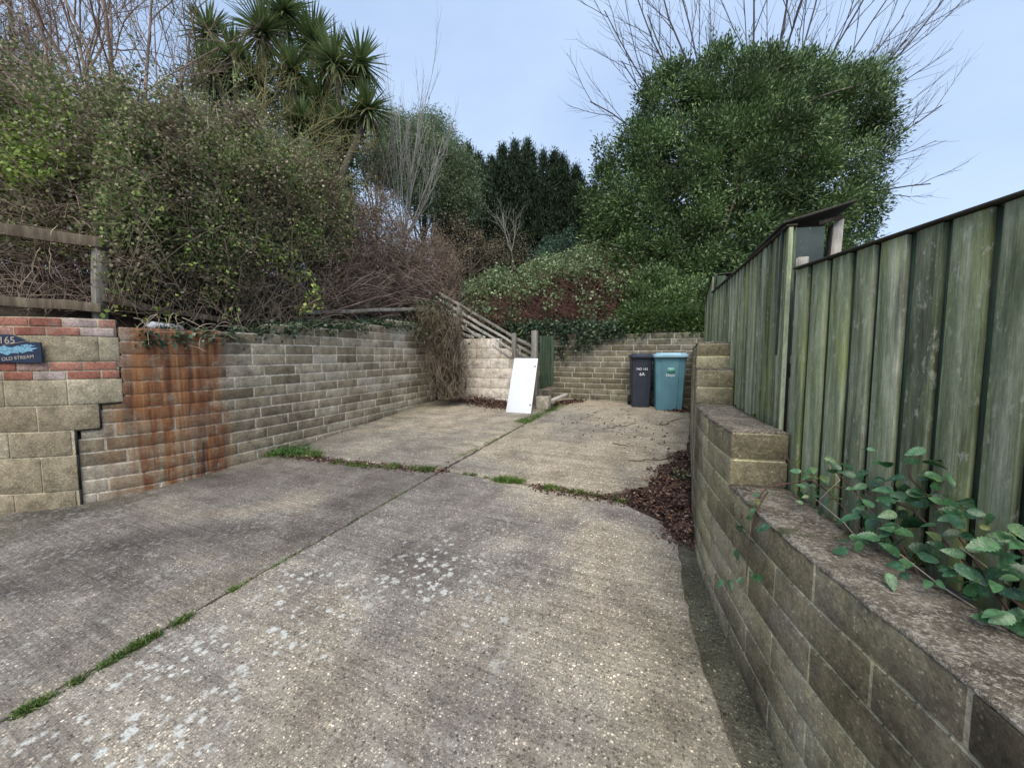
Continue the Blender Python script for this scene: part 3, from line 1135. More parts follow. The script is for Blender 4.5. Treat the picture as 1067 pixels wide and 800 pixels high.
for (a, b, w_) in (((478, 383), (478, 315), .085), ((535.5, 374), (535.5, 347), .10)):
    barpart('post', on_plane_y(*a, 7.40), on_plane_y(*b, 7.40), w_, .07, M_grey, bal)
YB = 7.49
slats = [((458, 305), (537, 352)), ((457, 311.5), (537, 359)), ((456.5, 318), (537, 366.5)), ((456, 324.5), (533, 372)), ((456, 331), (506, 352)), ((457, 338), (494, 352)), ((460, 344), (481, 353))]
for a, b in slats:
    barpart('slat', on_plane_y(*a, YB), on_plane_y(*b, YB), .02, .055, M_pale if a[1] > 308 else M_grey, bal, .003)
for a, b in (((537, 352), (556, 362)), ((537, 359), (556, 369)), ((537, 366), (556, 375))):
    barpart('slat', on_plane_y(*a, YB), on_plane_y(*b, YB + .1), .022, .06, M_grey, bal, .003)

# upright grey post right of the balustrade
gp = empty('gate_post', on_ground(560, 428), 'tall grey timber gate post standing behind the white panel', 'post')
gp_y = 7.45
barpart('timber', on_plane_y(557.5, 428, gp_y), on_plane_y(557.5, 345, gp_y), .12, .12, M_grey, gp, .008)

# narrow green gate
gate = empty('garden_gate', on_plane_y(569, 424, 7.6), 'narrow dark green boarded gate hanging above a step', 'gate')
for i in range(5):
    x0, x1 = 562.2 + i * 2.95, 562.2 + i * 2.95 + 2.5
    p = PB()
    yo = 7.5 + .035 * (i % 2)
    a, b = on_plane_y(x0, 406 - i * .9, yo), on_plane_y(x1, 406 - (i + 1) * .9, yo)
    c, d_ = on_plane_y(x1, 350, yo), on_plane_y(x0, 350, yo)
    p.hexa([a, b, b + np.array([0, .022, 0]), a + np.array([0, .022, 0])], [d_, c, c + np.array([0, .022, 0]), d_ + np.array([0, .022, 0])])
    p.build('board', [M_gate], gate, .002)
barpart('rail', on_plane_y(562, 362, 7.57), on_plane_y(576.5, 362, 7.57), .03, .08, M_gate, gate)
barpart('rail', on_plane_y(562, 394, 7.57), on_plane_y(576.5, 392, 7.57), .03, .08, M_gate, gate)

# pale block and plank by the step
pp = PB()
q = on_ground(565, 427)
pp.box((q[0], q[1] + .08, q[2] + .125), (.25, .2, .26), rz=.05)
tag(pp.build('concrete_block', [M_pot], bevel=.008), 'pale concrete block on end just right of the leaning white panel', 'block')
pp = PB()
pp.beam(on_plane_y(573, 418, 7.25), on_plane_y(590, 411, 7.9), .10, .045)
tag(pp.build('timber_plank', [M_pale], bevel=.004), 'short pale timber edging plank beside the pale block', 'plank')

# leaning white cupboard door
ga, gb = on_ground(527, 429.5), on_ground(553, 431)
ta, tb = at(536, 373, 7.78), at(560.5, 373.5, 7.62)
dn = unit(np.cross(gb - ga, ta - ga))
door = empty('cupboard_door', (ga + gb) / 2, 'white laminate cupboard door leaning against the grey gate post', 'door panel')
p = PB()
th = -dn * .018 if dn[1] < 0 else dn * .018
p.hexa([ga, gb, gb + th, ga + th], [ta, tb, tb + th, ta + th])
p.build('panel', [M_door], door, .0015)
for (u, v) in ((.93, .85), (.93, .15)):
    q = (ga * (1 - u) + gb * u) * (1 - v) + (ta * (1 - u) + tb * u) * v
    bm = bmesh.new()
    bmesh.ops.create_cone(bm, cap_ends=True, segments=16, radius1=.019, radius2=.019, depth=.008)
    me = bpy.data.meshes.new('hinge_cup')
    bm.to_mesh(me); bm.free()
    me.materials.append(M_metal)
    o = link('hinge_cup', me)
    o.location = q - unit(th) * .003
    o.rotation_euler = Vector(dn).to_track_quat('Z', 'Y').to_euler()
    adopt(o, door)

# ------------------------------------------------------------------ rear wall
pF = Path([(-6.2, 8.42), (-3.3, 8.40), (-2.4, 8.38), (-.05, 8.36), (.6, 8.36)])
rowsF = []
z1 = 1.94
k = 0
while z1 > .35:
    z0 = z1 - .117
    rowsF.append((z0, z1, .45, (k // 2 % 2) * .225 + (k % 3) * .05, 0, pF.len, 0))
    z1 = z0
    k += 1
fw = wall_mesh(pF, rowsF, .21, joint=.014, side=1).build('rear_block_wall', [M_blockF, M_mortF], bevel=.003)
tag(fw, 'mossy block wall across the end of the drive, behind both bins', 'wall')

# ------------------------------------------------------------------ right wall
pR = smooth_path([(.95, -3.0), (.66, .0), (.60, .5), (.50, 1.0), (.33, 1.50), (.178, 2.12), (.085, 2.6), (.03, 3.2), (.02, 4.2), (-.01, 6.0), (-.02, 8.36)], 4)
HR = .1315
tops = .868
s_p1 = pR.s_of_y(2.12)
s_p2 = pR.s_of_y(3.22)
s_p3 = pR.s_of_y(3.42)
rowsR = []
z1 = .868 + HR * 4 + .2
zs = [(1.131 + .26 + .10, 1.131 + .26 + .20, s_p3), (1.131 + .26, 1.131 + .26 + .10, s_p3), (1.131 + HR, 1.131 + .26, s_p2), (1.131, 1.131 + HR, s_p2), (.868 + HR, 1.131, s_p1), (.868, .868 + HR, s_p1)]
z1 = .868
while z1 > -.3:
    zs.append((z1 - HR, z1, 0.0))
    z1 -= HR
for i, (za, zb, s0) in enumerate(zs):
    rowsR.append((za, zb, .448, (i % 2) * .224 if s0 == 0 else 0.0, s0, pR.len, 0))
rw = wall_mesh(pR, rowsR, .245, joint=.011, side=-1, jit=.001, recess=.0045).build('garden_wall', [M_blockR, M_mortR], bevel=.006)
tag(rw, 'curved stepped block retaining wall along the right side below the green fence', 'wall')
# mortar-and-grit capping on its three levels


def cap(path, s0, s1, z0, thick, wid, name='capping'):
    n = max(2, int((s1 - s0) / .05))
    V, F = [], []
    for t in np.linspace(s0, s1, n + 1):
        p, _ = path.at(t)
        nm = -path.nrm(t)
        for j in range(8):
            u = j / 7
            q = p + nm * (-.002 + (wid + .004) * u) + rng.normal(size=2) * .0025 * (1 if j in (0, 7) else .3)
            h = thick * (.55 + .45 * math.sin(math.pi * min(max(u, .04), .96))) + rng.normal() * .0022
            V.append((q[0], q[1], z0 + h))
    i = np.arange((n + 1) * 8).reshape(n + 1, 8)
    F = np.stack([i[:-1, :-1], i[:-1, 1:], i[1:, 1:], i[1:, :-1]], -1).reshape(-1, 4).tolist()
    # skirt
    base = len(V)
    edge = list(i[:, 0]) + list(i[-1, 1:]) + list(i[::-1, -1][1:]) + list(i[0, ::-1][1:-1])
    for e in edge:
        V.append((V[e][0], V[e][1], z0 - .002))
    for a in range(len(edge)):
        b = (a + 1) % len(edge)
        F.append((edge[a], edge[b], base + b, base + a))
    o = link(name, mesh_np(name, V, np.array(F), M_cope, smooth=True))
    o.parent = rw
    return o


cap(pR, 0, s_p1 - .002, .868, .012, .245)
cap(pR, s_p1 + .002, s_p2 - .002, 1.131, .012, .245)
cap(pR, s_p2 + .002, s_p3 - .002, 1.391, .010, .245)
cap(pR, s_p3 + .002, pR.len - .02, 1.591, .016, .245)

# ------------------------------------------------------------------ green boarded fence
F0 = np.array([.43, 2.215])
dN = np.array([.366, -.93]); dN /= np.linalg.norm(dN)
F2 = at(745, 287, 3.78)[:2]
F3 = at(736, 318, 6.0)[:2]
fence = empty('boarded_fence', (F0[0], F0[1], 1.1), 'tall algae green vertical board fence stepping up along the right wall', 'fence')


def fence_panel(a, b, z0a, z0b, zt_, pitch=.114, gap=.024):
    """closeboard panel from a to b; boards face the drive"""
    a, b = np.array(a), np.array(b)
    L = np.linalg.norm(b - a)
    d = (b - a) / L
    nrm = np.array([-d[1], d[0]])
    if nrm[0] > 0:
        nrm = -nrm                     # towards the drive
    pb, bk = PB(), PB()
    t = 0.0
    while t < L - .02:
        w_ = pitch * random.uniform(.92, 1.08)
        t1 = min(t + w_ - gap, L)
        za = z0a + (z0b - z0a) * t / L - random.uniform(0, .015)
        lean = random.uniform(-.003, .003)
        top = zt_ - .004
        o1, o2 = .012 + random.uniform(-.002, .004), .019 + random.uniform(-.003, .004)
        P = [a + d * t, a + d * t1]
        q = [P[0] + nrm * o1, P[1] + nrm * o2, P[1] + nrm * .0015, P[0] + nrm * .0015]
        pb.hexa([(*x, za) for x in q], [(*(x + d * lean), top) for x in q])
        t += w_
    t = -.05
    while t < L - .02:
        t1 = min(t + pitch, L)
        ta_ = max(t, 0)
        q = [a + d * ta_ + nrm * .001, a + d * (t1 - .003) + nrm * .001, a + d * (t1 - .004) - nrm * .018, a + d * ta_ - nrm * .018]
        za = z0a + (z0b - z0a) * ta_ / L
        bk.hexa([(*x, za) for x in q], [(*x, zt_ - .002) for x in q])
        t += pitch
    po = pb.build('fence_panel', [M_fence], fence, .0012)
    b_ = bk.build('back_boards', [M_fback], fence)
    c = PB()
    c.beam((*(a + nrm * .008 - d * .0), zt_ + .004), (*(b + nrm * .008), zt_ + .004), .046, .009)
    c.build('capping', [M_cap], fence, .003)
    for zz in (.25, .8):
        r_ = PB()
        zc = z0a + (zt_ - z0a) * zz
        r_.beam((*(a - nrm * .045), zc), (*(b - nrm * .045), zc), .04, .07)
        r_.build('arris_rail', [M_grey], fence)
    return po


ZP1, ZP2, ZP3 = 1.893, 2.105, 2.27
N1 = F0 + dN * 1.83
N2 = N1 + dN * 1.3
fence_panel(F0, N1, .86, .80, ZP1)
fence_panel(N1 + dN * .01, N2, .80, .75, ZP1)
fence_panel(F2, F0 + np.array([-.02, .04]), 1.20, 1.10, ZP2, pitch=.096)
fence_panel(F3, F2 + np.array([-.004, .03]), 1.5, 1.3, ZP3, pitch=.10)
for (q, z0, z1) in ((F0 + np.array([.05, -.02]), .7, ZP1 - .01), (N1 + np.array([.06, .01]), .6, ZP1), (F2 + np.array([.055, .0]), 1.0, ZP3 - .01), (F3 + np.array([.055, 0]), 1.2, ZP3 - .01)):
    p = PB()
    p.box((q[0], q[1], (z0 + z1) / 2), (.075, .075, z1 - z0))
    p.build('post', [M_fback], fence, .004)


# ------------------------------------------------------------------ neighbour's lean-to boxes behind the fence
def shelter(o, w_, zb, zt_, depth, rise, label, px_wh=.10, gapw=.12):
    o = np.array(o)
    dx = np.array([math.cos(YAW), math.sin(YAW)])
    dy = unit(np.array([-.02, 1.0]) if o[1] > 3 else np.array(F2 - F0) + np.array([.06, 0]))
    e = empty('lean_to_shed', (*o, zb), label, 'shed', 'lean-to sheds behind the fence')

    def P(u, v, z):
        q = o + dx * u + dy * v
        return (q[0], q[1], z)
    full = w_ + gapw + px_wh
    zr = lambda u: zt_ + rise * u / full
    p = PB()
    p.hexa([P(0, 0, zb), P(w_, 0, zb), P(w_, .02, zb), P(0, .02, zb)], [P(0, 0, zt_), P(w_, 0, zt_ + .01), P(w_, .02, zt_ + .01), P(0, .02, zt_)])
    p.build('front_panel', [M_shedp], e, .002)
    p = PB()
    u0 = w_ * .58
    p.hexa([P(u0, -.014, zb), P(w_ - .005, -.014, zb), P(w_ - .005, -.002, zb), P(u0, -.002, zb)], [P(u0, -.014, zb + (zt_ - zb) * .5), P(w_ - .005, -.014, zb + (zt_ - zb) * .5), P(w_ - .005, -.002, zb + (zt_ - zb) * .5), P(u0, -.002, zb + (zt_ - zb) * .5)])
    p.build('patch_panel', [M_shedp], e, .002)
    p = PB()
    p.hexa([P(full - px_wh, .06, zb), P(full, .05, zb), P(full, .12, zb), P(full - px_wh, .13, zb)], [P(full - px_wh + .02, .06, zr(full - px_wh) - .03), P(full + .02, .05, zr(full) - .02), P(full + .02, .12, zr(full) - .02), P(full - px_wh + .02, .13, zr(full - px_wh) - .03)])
    p.build('post', [M_pale], e, .003)
    p = PB()
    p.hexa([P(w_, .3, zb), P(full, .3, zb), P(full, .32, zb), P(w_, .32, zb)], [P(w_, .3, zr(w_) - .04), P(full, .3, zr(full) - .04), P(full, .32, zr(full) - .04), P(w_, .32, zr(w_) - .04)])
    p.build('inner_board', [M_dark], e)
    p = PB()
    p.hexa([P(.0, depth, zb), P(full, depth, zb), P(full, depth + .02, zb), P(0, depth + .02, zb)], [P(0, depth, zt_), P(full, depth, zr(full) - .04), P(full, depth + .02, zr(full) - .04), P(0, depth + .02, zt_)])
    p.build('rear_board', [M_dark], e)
    p = PB()
    a0, a1 = -.005, full + .03
    r0, r1 = zt_ + .012, zt_ + .012 + rise * (full + .05) / full
    p.hexa([P(a0, -.03, r0), P(a1, -.05, r1), P(a1, depth, r1), P(a0, depth, r0)], [P(a0, -.03, r0 + .012), P(a1, -.05, r1 + .012), P(a1, depth, r1 + .012), P(a0, depth, r0 + .012)])
    p.build('roof', [M_cap], e, .003)
    p = PB()
    p.beam(P(w_ * .9, .03, zr(w_ * .9) - .02), P(full, .03, zr(full) - .02), .015, .02)
    p.build('rafter', [M_rail], e)
    return e


shelter(tuple(at(815, 237, 1.90)[:2]), .21, 1.5, 2.118, .7, .085, 'dark green flaking lean-to with pale post, beside the nearer fence step', px_wh=.05, gapw=.045)
shelter(tuple(at(748, 288, 3.85)[:2]), .19, 1.8, 2.275, .6, .03, 'small dark boxy lean-to at the farther fence step', px_wh=.05, gapw=.08)


# ------------------------------------------------------------------ wheelie bins
def loft(name, secs, mat, parent, smooth=False, bevel=0):
    """secs: list of (z, [(x,y)...]) with equal counts"""
    V, F = [], []
    n = len(secs[0][1])
    for z_, ring in secs:
        V += [(x, y, z_) for x, y in ring]
    for i in range(len(secs) - 1):
        for j in range(n):
            k_ = (j + 1) % n
            F.append((i * n + j, i * n + k_, (i + 1) * n + k_, (i + 1) * n + j))
    F.append(tuple(range(n - 1, -1, -1)))
    F.append(tuple((len(secs) - 1) * n + j for j in range(n)))
    me = bpy.data.meshes.new(name)
    me.from_pydata(V, [], F)
    me.materials.append(mat)
    me.update()
    o = link(name, me, parent)
    if bevel:
        b = o.modifiers.new('bevel', 'BEVEL')
        b.width = bevel
        b.segments = 2
        b.limit_method = 'ANGLE'
        b.angle_limit = R(35)
    return o


def rrect(w_, d_, yo=0, r=.05, flute=0):
    """rounded rectangle, front at -y; flute pushes the outer front panels back"""
    pts = []
    hw, hd = w_ / 2, d_ / 2
    front = [(-hw + r, -hd)]
    if flute:
        front = [(-hw + r, -hd + flute), (-hw * .58, -hd + flute), (-hw * .54, -hd), (hw * .54, -hd), (hw * .58, -hd + flute), (hw - r, -hd + flute)]
    else:
        front = [(-hw + r, -hd), (-hw * .58, -hd), (-hw * .54, -hd), (hw * .54, -hd), (hw * .58, -hd), (hw - r, -hd)]
    pts += front
    for cx_, cy_, a0 in ((hw - r, -hd + r, -90), (hw - r, hd - r, 0), (-hw + r, hd - r, 90), (-hw + r, -hd + r, 180)):
        for a in (20, 45, 70):
            pts.append((cx_ + r * math.cos(R(a0 + a)), cy_ + r * math.sin(R(a0 + a))))
        if a0 == -90:
            pts.append((hw, -hd + r)); pts.append((hw, hd - r))
        elif a0 == 0:
            pts.append((hw - r, hd)); pts.append((-hw + r, hd))
        elif a0 == 90:
            pts.append((-hw, hd - r)); pts.append((-hw, -hd + r))
    return [(x, y + yo) for x, y in pts]


def cyl(name, a, b, r_, mat, parent, seg=20):
    a, b = Vector(a), Vector(b)
    bm = bmesh.new()
    bmesh.ops.create_cone(bm, cap_ends=True, segments=seg, radius1=r_, radius2=r_, depth=(b - a).length)
    me = bpy.data.meshes.new(name)
    bm.to_mesh(me); bm.free()
    me.materials.append(mat)
    o = link(name, me, parent)
    o.location = (a + b) / 2
    o.rotation_euler = (b - a).to_track_quat('Z', 'Y').to_euler()
    return o


def bin_(loc, rz, W, D, H_, body_m, lid_m, label, flute=.012, dark=False):
    e = empty('wheelie_bin', loc, label, 'bin')
    e.rotation_euler = (0, 0, rz)
    wb, db = W * .82, D * .74
    secs = []
    for t, k_ in ((0, 0), (.03, 0), (.5, .5), (.90, .9)):
        ww_, dd_ = wb + (W * .96 - wb) * t, db + (D * .95 - db) * t
        secs.append((.0 + H_ * .93 * t if t else .0, rrect(ww_, dd_, (1 - t) * -.0, .04, flute)))
    secs.append((H_ * .905, rrect(W * .97, D * .96, 0, .04, 0)))
    secs.append((H_ * .91, rrect(W * 1.02, D * 1.0, 0, .04, 0)))
    secs.append((H_ * .945, rrect(W * 1.03, D * 1.01, 0, .04, 0)))
    loft('body', secs, body_m, e, bevel=.004)
    # lid with rolled front lip and raised centre
    hz = H_ * .945
    lid = loft('lid', [(hz - .028, rrect(W * 1.07, D * 1.06, -.015, .05)), (hz + .012, rrect(W * 1.08, D * 1.07, -.015, .05)), (hz + .026, rrect(W * 1.02, D * 1.01, -.01, .05)), (hz + .028, rrect(W * .86, D * .84, 0, .05)), (hz + .052, rrect(W * .78, D * .76, .01, .05)), (hz + .056, rrect(W * .6, D * .6, .01, .05))], lid_m, e, bevel=.004)
    for sx in (-.26, .26):
        p = PB()
        p.box((sx * W * 1.5, -D * .42, hz + .038), (.07, .05, .03))
        o = p.build('lid_grip', [lid_m], None, .006)
        o.parent = lid
    # rear handle bar and hinges
    cyl('handle', (-W * .42, D * .58, hz + .01), (W * .42, D * .58, hz + .01), .016, body_m, e)
    for sx in (-1, 1):
        p = PB()
        p.box((sx * W * .36, D * .53, hz), (.05, .10, .05))
        o = p.build('hinge_bracket', [body_m], None, .006)
        o.parent = e
        wl = cyl('wheel', (sx * (wb / 2 + .006), D * .30, .10), (sx * (wb / 2 + .05), D * .30, .10), .10, M_rubber, e, 28)
        cyl('axle_cap', (0, 0, -.026), (0, 0, .026), .03, body_m, wl)
    return e


b1 = bin_((-.935, 8.02, gz(7.8) + .005), R(14), .40, .50, 1.04, M_binD, M_binD, 'narrow dark navy wheelie bin with white painted numbers', flute=.004)
text('lettering', 'NO 165', .062, (.0, -.235, .74), M_whitep, b1, (R(86), 0, 0))
text('lettering', '6A', .085, (.0, -.23, .64), M_whitep, b1, (R(86), 0, 0))
b2 = bin_((-.415, 7.90, gz(7.7) + .005), R(10), .56, .60, 1.06, M_binT, M_binTl, 'wide teal wheelie bin with pale blue lid rim and green sticker')
p = PB()
p.box((.01, -.272, .76), (.125, .003, .115), tilt=Matrix.Rotation(R(-5), 3, 'X'))
o = p.build('sticker', [M_sticker])
o.parent = b2
text('sticker_text', 'REC', .05, (.01, -.2765, .765), M_whitep, o, (R(86), 0, 0))
t_ = text('maker_script', 'Onyx', .07, (.0, -.2665, .645), M_whitep, b2, (R(86), 0, 0))

# ------------------------------------------------------------------ vegetation
WD = lambda px: float(np.interp(px, [-120, 0, 60, 125, 180, 240, 330, 448, 520], [3.7, 3.6, 3.65, 3.85, 4.2, 4.65, 5.8, 8.87, 9.6]))


def hedge_pts(n, pxr, top, bot, front, back, fpow=1.6, bulge=.5):
    """points of a hedge standing behind the wall: px range, top/bottom curves, thickness front..back metres behind the wall face"""
    px = rng.uniform(*pxr, n)
    tp = np.interp(px, *zip(*top))
    bt = np.interp(px, *zip(*bot))
    v = rng.uniform(0, 1, n)
    dep = np.array([WD(x) for x in px])
    u = rng.uniform(0, 1, n) ** fpow
    # top rounds away backwards, a real crown in depth
    off = front + (back - front) * u + bulge * np.clip((v - .55) / .45, 0, 1) ** 2
    d = dep + off
    lump = 12 * np.sin(px * .09) + 9 * np.sin(px * .23 + 1) + 7 * np.sin(px * .57)
    py = bt + (tp + lump * v - bt) * v
    return np.array([at(a, b, c) for a, b, c in zip(px, py, d)])


def hedge(name, label, pxr, top, bot, lift, n_cl, per, mat, L, W, twig, n_tw, front=.25, back=1.7, spread=.07, tw_r=.004, tw_len=.8, cat='bush', extra=None):
    base_px = (pxr[0] + pxr[1]) / 2
    e = empty(name, at(base_px, np.interp(base_px, *zip(*bot)), WD(base_px) + .6), label, cat)
    C = hedge_pts(n_cl, pxr, top, [(x, b - lift) for x, b in bot], front, back)
    P = clumps(C, per, spread)
    # arching leafy shoots that break the outline
    ns = int((pxr[1] - pxr[0]) * 1.1)
    A = hedge_pts(ns, pxr, [(x, t - 4) for x, t in top], [(x, t + 90) for x, t in top], front - .05, back)
    Bt = A + np.stack([rng.normal(size=ns) * .35, rng.normal(size=ns) * .35, rng.uniform(.1, .5, ns)], -1)
    shoots = stems_from(A, Bt, 7, .005, .002, sag=.18)
    Q = np.concatenate([q for q, _ in shoots])
    P = np.concatenate([P, clumps(Q, 5, .035)])
    o = link('foliage', leaves_mesh('foliage', P, mat, L, W))
    adopt(o, e)
    if extra:
        m2, nc2, per2, L2, W2, pr2, top2, bot2 = extra
        C2 = hedge_pts(nc2, pr2, top2, bot2, front - .1, front + .3, bulge=.3)
        o = link('young_leaves', leaves_mesh('young_leaves', clumps(C2, per2, .06), m2, L2, W2))
        adopt(o, e)
    # stems: arching canes from the ground and short twigs
    r = hedge_pts(n_tw, pxr, [(x, b - 30) for x, b in bot], bot, front, back)
    t = hedge_pts(n_tw, pxr, top, bot, front - .1, back)
    dd = t - r
    ln = np.linalg.norm(dd, axis=1, keepdims=True)
    near = ln[:, 0] < 3.5
    t2 = r + dd * np.minimum(1, 1.6 / ln)
    can = stems_from(r, t2, 7, tw_r * 1.5, tw_r * .5)
    a = hedge_pts(n_tw * 4, pxr, top, bot, front - .15, back)
    b = a + unit(rng.normal(size=a.shape) + np.array([0, 0, .25])) * rng.uniform(.12, .5, (len(a), 1)) * tw_len
    tw = stems_from(a, b, 5, tw_r * .8, tw_r * .35, sag=.12) + shoots
    o = link('stems', tubes_mesh('stems', can + tw, twig, 3))
    adopt(o, e)
    return e


top1 = [(-140, 20), (0, 62), (60, 92), (110, 100), (170, 108), (230, 120), (300, 150), (350, 182), (400, 215), (440, 235), (470, 262), (500, 300)]
botA = [(-140, 330), (0, 326), (110, 326), (180, 338), (250, 345), (340, 342), (450, 345), (500, 350)]
hedge('bramble_thicket', 'mauve green bramble thicket behind the brick banded wall at far left', (-130, 130), top1, botA, 60, 3000, 24, L_bramble, .042, .029, M_twigm, 520, front=.38,
      extra=(L_lime, 150, 16, .05, .036, (-40, 75), [(-40, 115), (75, 105)], [(-40, 205), (75, 180)]))
hedge('bramble_thicket', 'dense bramble thicket hanging above the rust stain', (110, 265), top1, [(x, y - 4) for x, y in botA], 30, 3300, 24, L_bramble2, .044, .030, M_twig, 480, front=.12,
      extra=(L_lime, 60, 9, .055, .038, (110, 260), [(110, 130), (260, 140)], [(110, 330), (260, 330)]))
hedge('bramble_thicket', 'green topped bramble thicket over the middle of the long wall', (245, 365), top1, [(x, y - 3) for x, y in botA], 70, 2700, 24, L_bramble2, .046, .032, M_twig, 650, front=.12,
      extra=(L_lime, 60, 12, .06, .04, (250, 365), [(250, 165), (365, 200)], [(250, 290), (365, 290)]))
hedge('twiggy_shrub', 'bare brown twiggy shrub spilling towards the far end of the long wall', (335, 478), [(x, y + 5) for x, y in top1], [(x, y - 12) for x, y in botA], 0, 1300, 16, L_brown, .05, .03, M_twigm, 1900, front=.1, spread=.1, tw_r=.006)
# a hanging spray of lime leaves over the long wall
e = empty('hanging_spray', at(318, 310, 5.5), 'spray of pale lime leaves dangling over the middle of the long wall', 'branch')
C = np.array([at(*q) for q in ((318, 282, 5.5), (324, 290, 5.5), (331, 300, 5.45), (326, 308, 5.45), (318, 314, 5.45), (330, 318, 5.4), (322, 326, 5.4), (312, 322, 5.4), (334, 310, 5.4))])
adopt(link('leaves', leaves_mesh('leaves', clumps(C, 6, .035), L_lime, .075, .045)), e)
adopt(link('twig', tubes_mesh('twig', [(C, np.full(len(C), .004))], M_stalk, 4)), e)

# dark understorey of stems filling the base of the hedge: one dense mass of dead canes
a = hedge_pts(3600, (-130, 470), [(-140, 180), (110, 200), (300, 235), (470, 290)], botA, .45, 2.2, bulge=0)
b = a + unit(rng.normal(size=a.shape) * np.array([1, 1, .7])) * rng.uniform(.25, .9, (len(a), 1))
o = link('undergrowth', tubes_mesh('undergrowth', stems_from(a, b, 5, .006, .003), M_twig, 3))
struct(o, 'stuff', 'tangle of dead brown canes low in the hedge')
# leafy litter and ivy lying on the wall top
sA_ = []
for t in np.linspace(S(2.0), pB.len, 420):
    p_, _ = pB.at(t)
    nm = pB.nrm(t)
    y = p_[1]
    zt_ = np.interp(y, [1.8, 2.9, 3.3, 4.7, 5.7, 7.5], [1.66, 1.70, 1.82, 1.95, 2.08, 2.1])
    q = p_ + nm * rng.uniform(-.03, .22)
    sA_.append((q[0], q[1], zt_ + rng.uniform(-.06, .07)))
iv = empty('wall_top_ivy', sA_[200], 'dark ivy trailing along the top of the long wall', 'ivy')
adopt(link('leaves', leaves_mesh('leaves', clumps(np.array(sA_), 14, .045, .8), L_ivyd, .055, .045)), iv)
a = np.array(sA_)[::3]
adopt(link('stems', tubes_mesh('stems', stems_from(a, a + rng.normal(size=a.shape) * np.array([.15, .35, .12]) + np.array([.06, 0, -.03]), 5, .004, .002), M_stalk, 3)), iv)
# roots and dead shoots hanging over the rusty end
rt = []
for k in range(26):
    px = rng.uniform(125, 250)
    py = rng.uniform(325, 345)
    a_ = at(px, py, WD(px) + .02)
    b_ = a_ + np.array([rng.uniform(.02, .12), rng.normal() * .15, -rng.uniform(.05, .3)])
    rt.append((a_, b_))
o = link('hanging_roots', tubes_mesh('hanging_roots', stems_from([x[0] for x in rt], [x[1] for x in rt], 7, .005, .002, sag=.3), M_stalk, 4))
tag(o, 'pale dead roots hanging over the top of the rusty wall', 'roots')
# long pale dead canes arching out of the hedge
lc = []
for (x0, y0, x1, y1) in ((70, 225, 112, 255), (140, 230, 200, 300), (150, 215, 158, 280), (210, 260, 190, 340), (55, 290, 60, 235), (20, 300, 45, 245), (120, 268, 235, 330), (175, 300, 250, 335), (260, 300, 240, 345), (300, 270, 330, 345), (380, 250, 410, 330), (225, 110, 190, 175), (330, 200, 380, 260)):
    lc.append((at(x0, y0, WD(x0) + .25), at(x1, y1, WD(x1) + .2)))
for a_, b_ in lc:
    o = link('dead_cane', tubes_mesh('dead_cane', stems_from([a_], [b_], 9, .006, .003, sag=.12, jit=.3), M_stalk, 4))
    tag(o, 'long pale dead cane straggling across the front of the hedge', 'cane', 'dead canes across the hedge')

# dry vine clump at the far corner of the long wall
vc = empty('dry_vine', on_ground(468, 416), 'dry brown vine clump with trailing stems in the far left corner', 'vine')
rr_, tt_ = [], []
for k in range(260):
    rr_.append(at(rng.normal(466, 8), rng.uniform(405, 417), 8.15 + rng.normal() * .08))
    px = rng.normal(462, 13)
    tt_.append(at(px, rng.uniform(310, 375), 8.15 + rng.uniform(-.25, .2)))
adopt(link('stems', tubes_mesh('stems', stems_from(rr_, tt_, 8, .008, .004, sag=.06, jit=.5), M_twig, 3)), vc)
C = np.array([at(rng.normal(450, 13), rng.uniform(316, 350), 8.15 + rng.uniform(-.3, .25)) for _ in range(130)])
P = clumps(C, 12, .09)
adopt(link('blades', leaves_mesh('blades', P, L_dry, .17, .013, dirs=rng.normal(size=P.shape) * .5 + np.array([0, -.2, -.9]))), vc)
C = np.array([at(rng.normal(452, 22), rng.uniform(315, 352), 8.2 + rng.uniform(-.3, .25)) for _ in range(60)])
adopt(link('leaves', leaves_mesh('leaves', clumps(C, 14, .09), L_ivyd, .07, .05)), vc)


# ---- trees above the hedge
def bare_tree(name, base, dirs, label, mat, lens, r, lvl, kids, group=None, spread=.55, up=.05, trunk_to=None, wig=.12, shrink=.62, k=4, nseg=6, cat='tree'):
    e = empty(name, base, label, cat, group)
    L = []
    top = np.array(trunk_to)
    n = 6
    t = np.linspace(0, 1, n)[:, None]
    pts = np.array(base) * (1 - t) + top * t
    pts[1:-1] += rng.normal(size=(n - 2, 3)) * .03
    adopt(link('trunk', tubes_mesh('trunk', [(pts, np.linspace(r * 1.6, r, n))], M_bark, 8)), e)
    for d, l in zip(dirs, lens):
        grow(top, d, l, r * .6, lvl, L, nseg, kids, spread, up, wig, shrink)
    adopt(link('crown', tubes_mesh('crown', L, mat, k)), e)
    return e


def dir_px(p0, px, py, d):
    return at(px, py, d) - p0


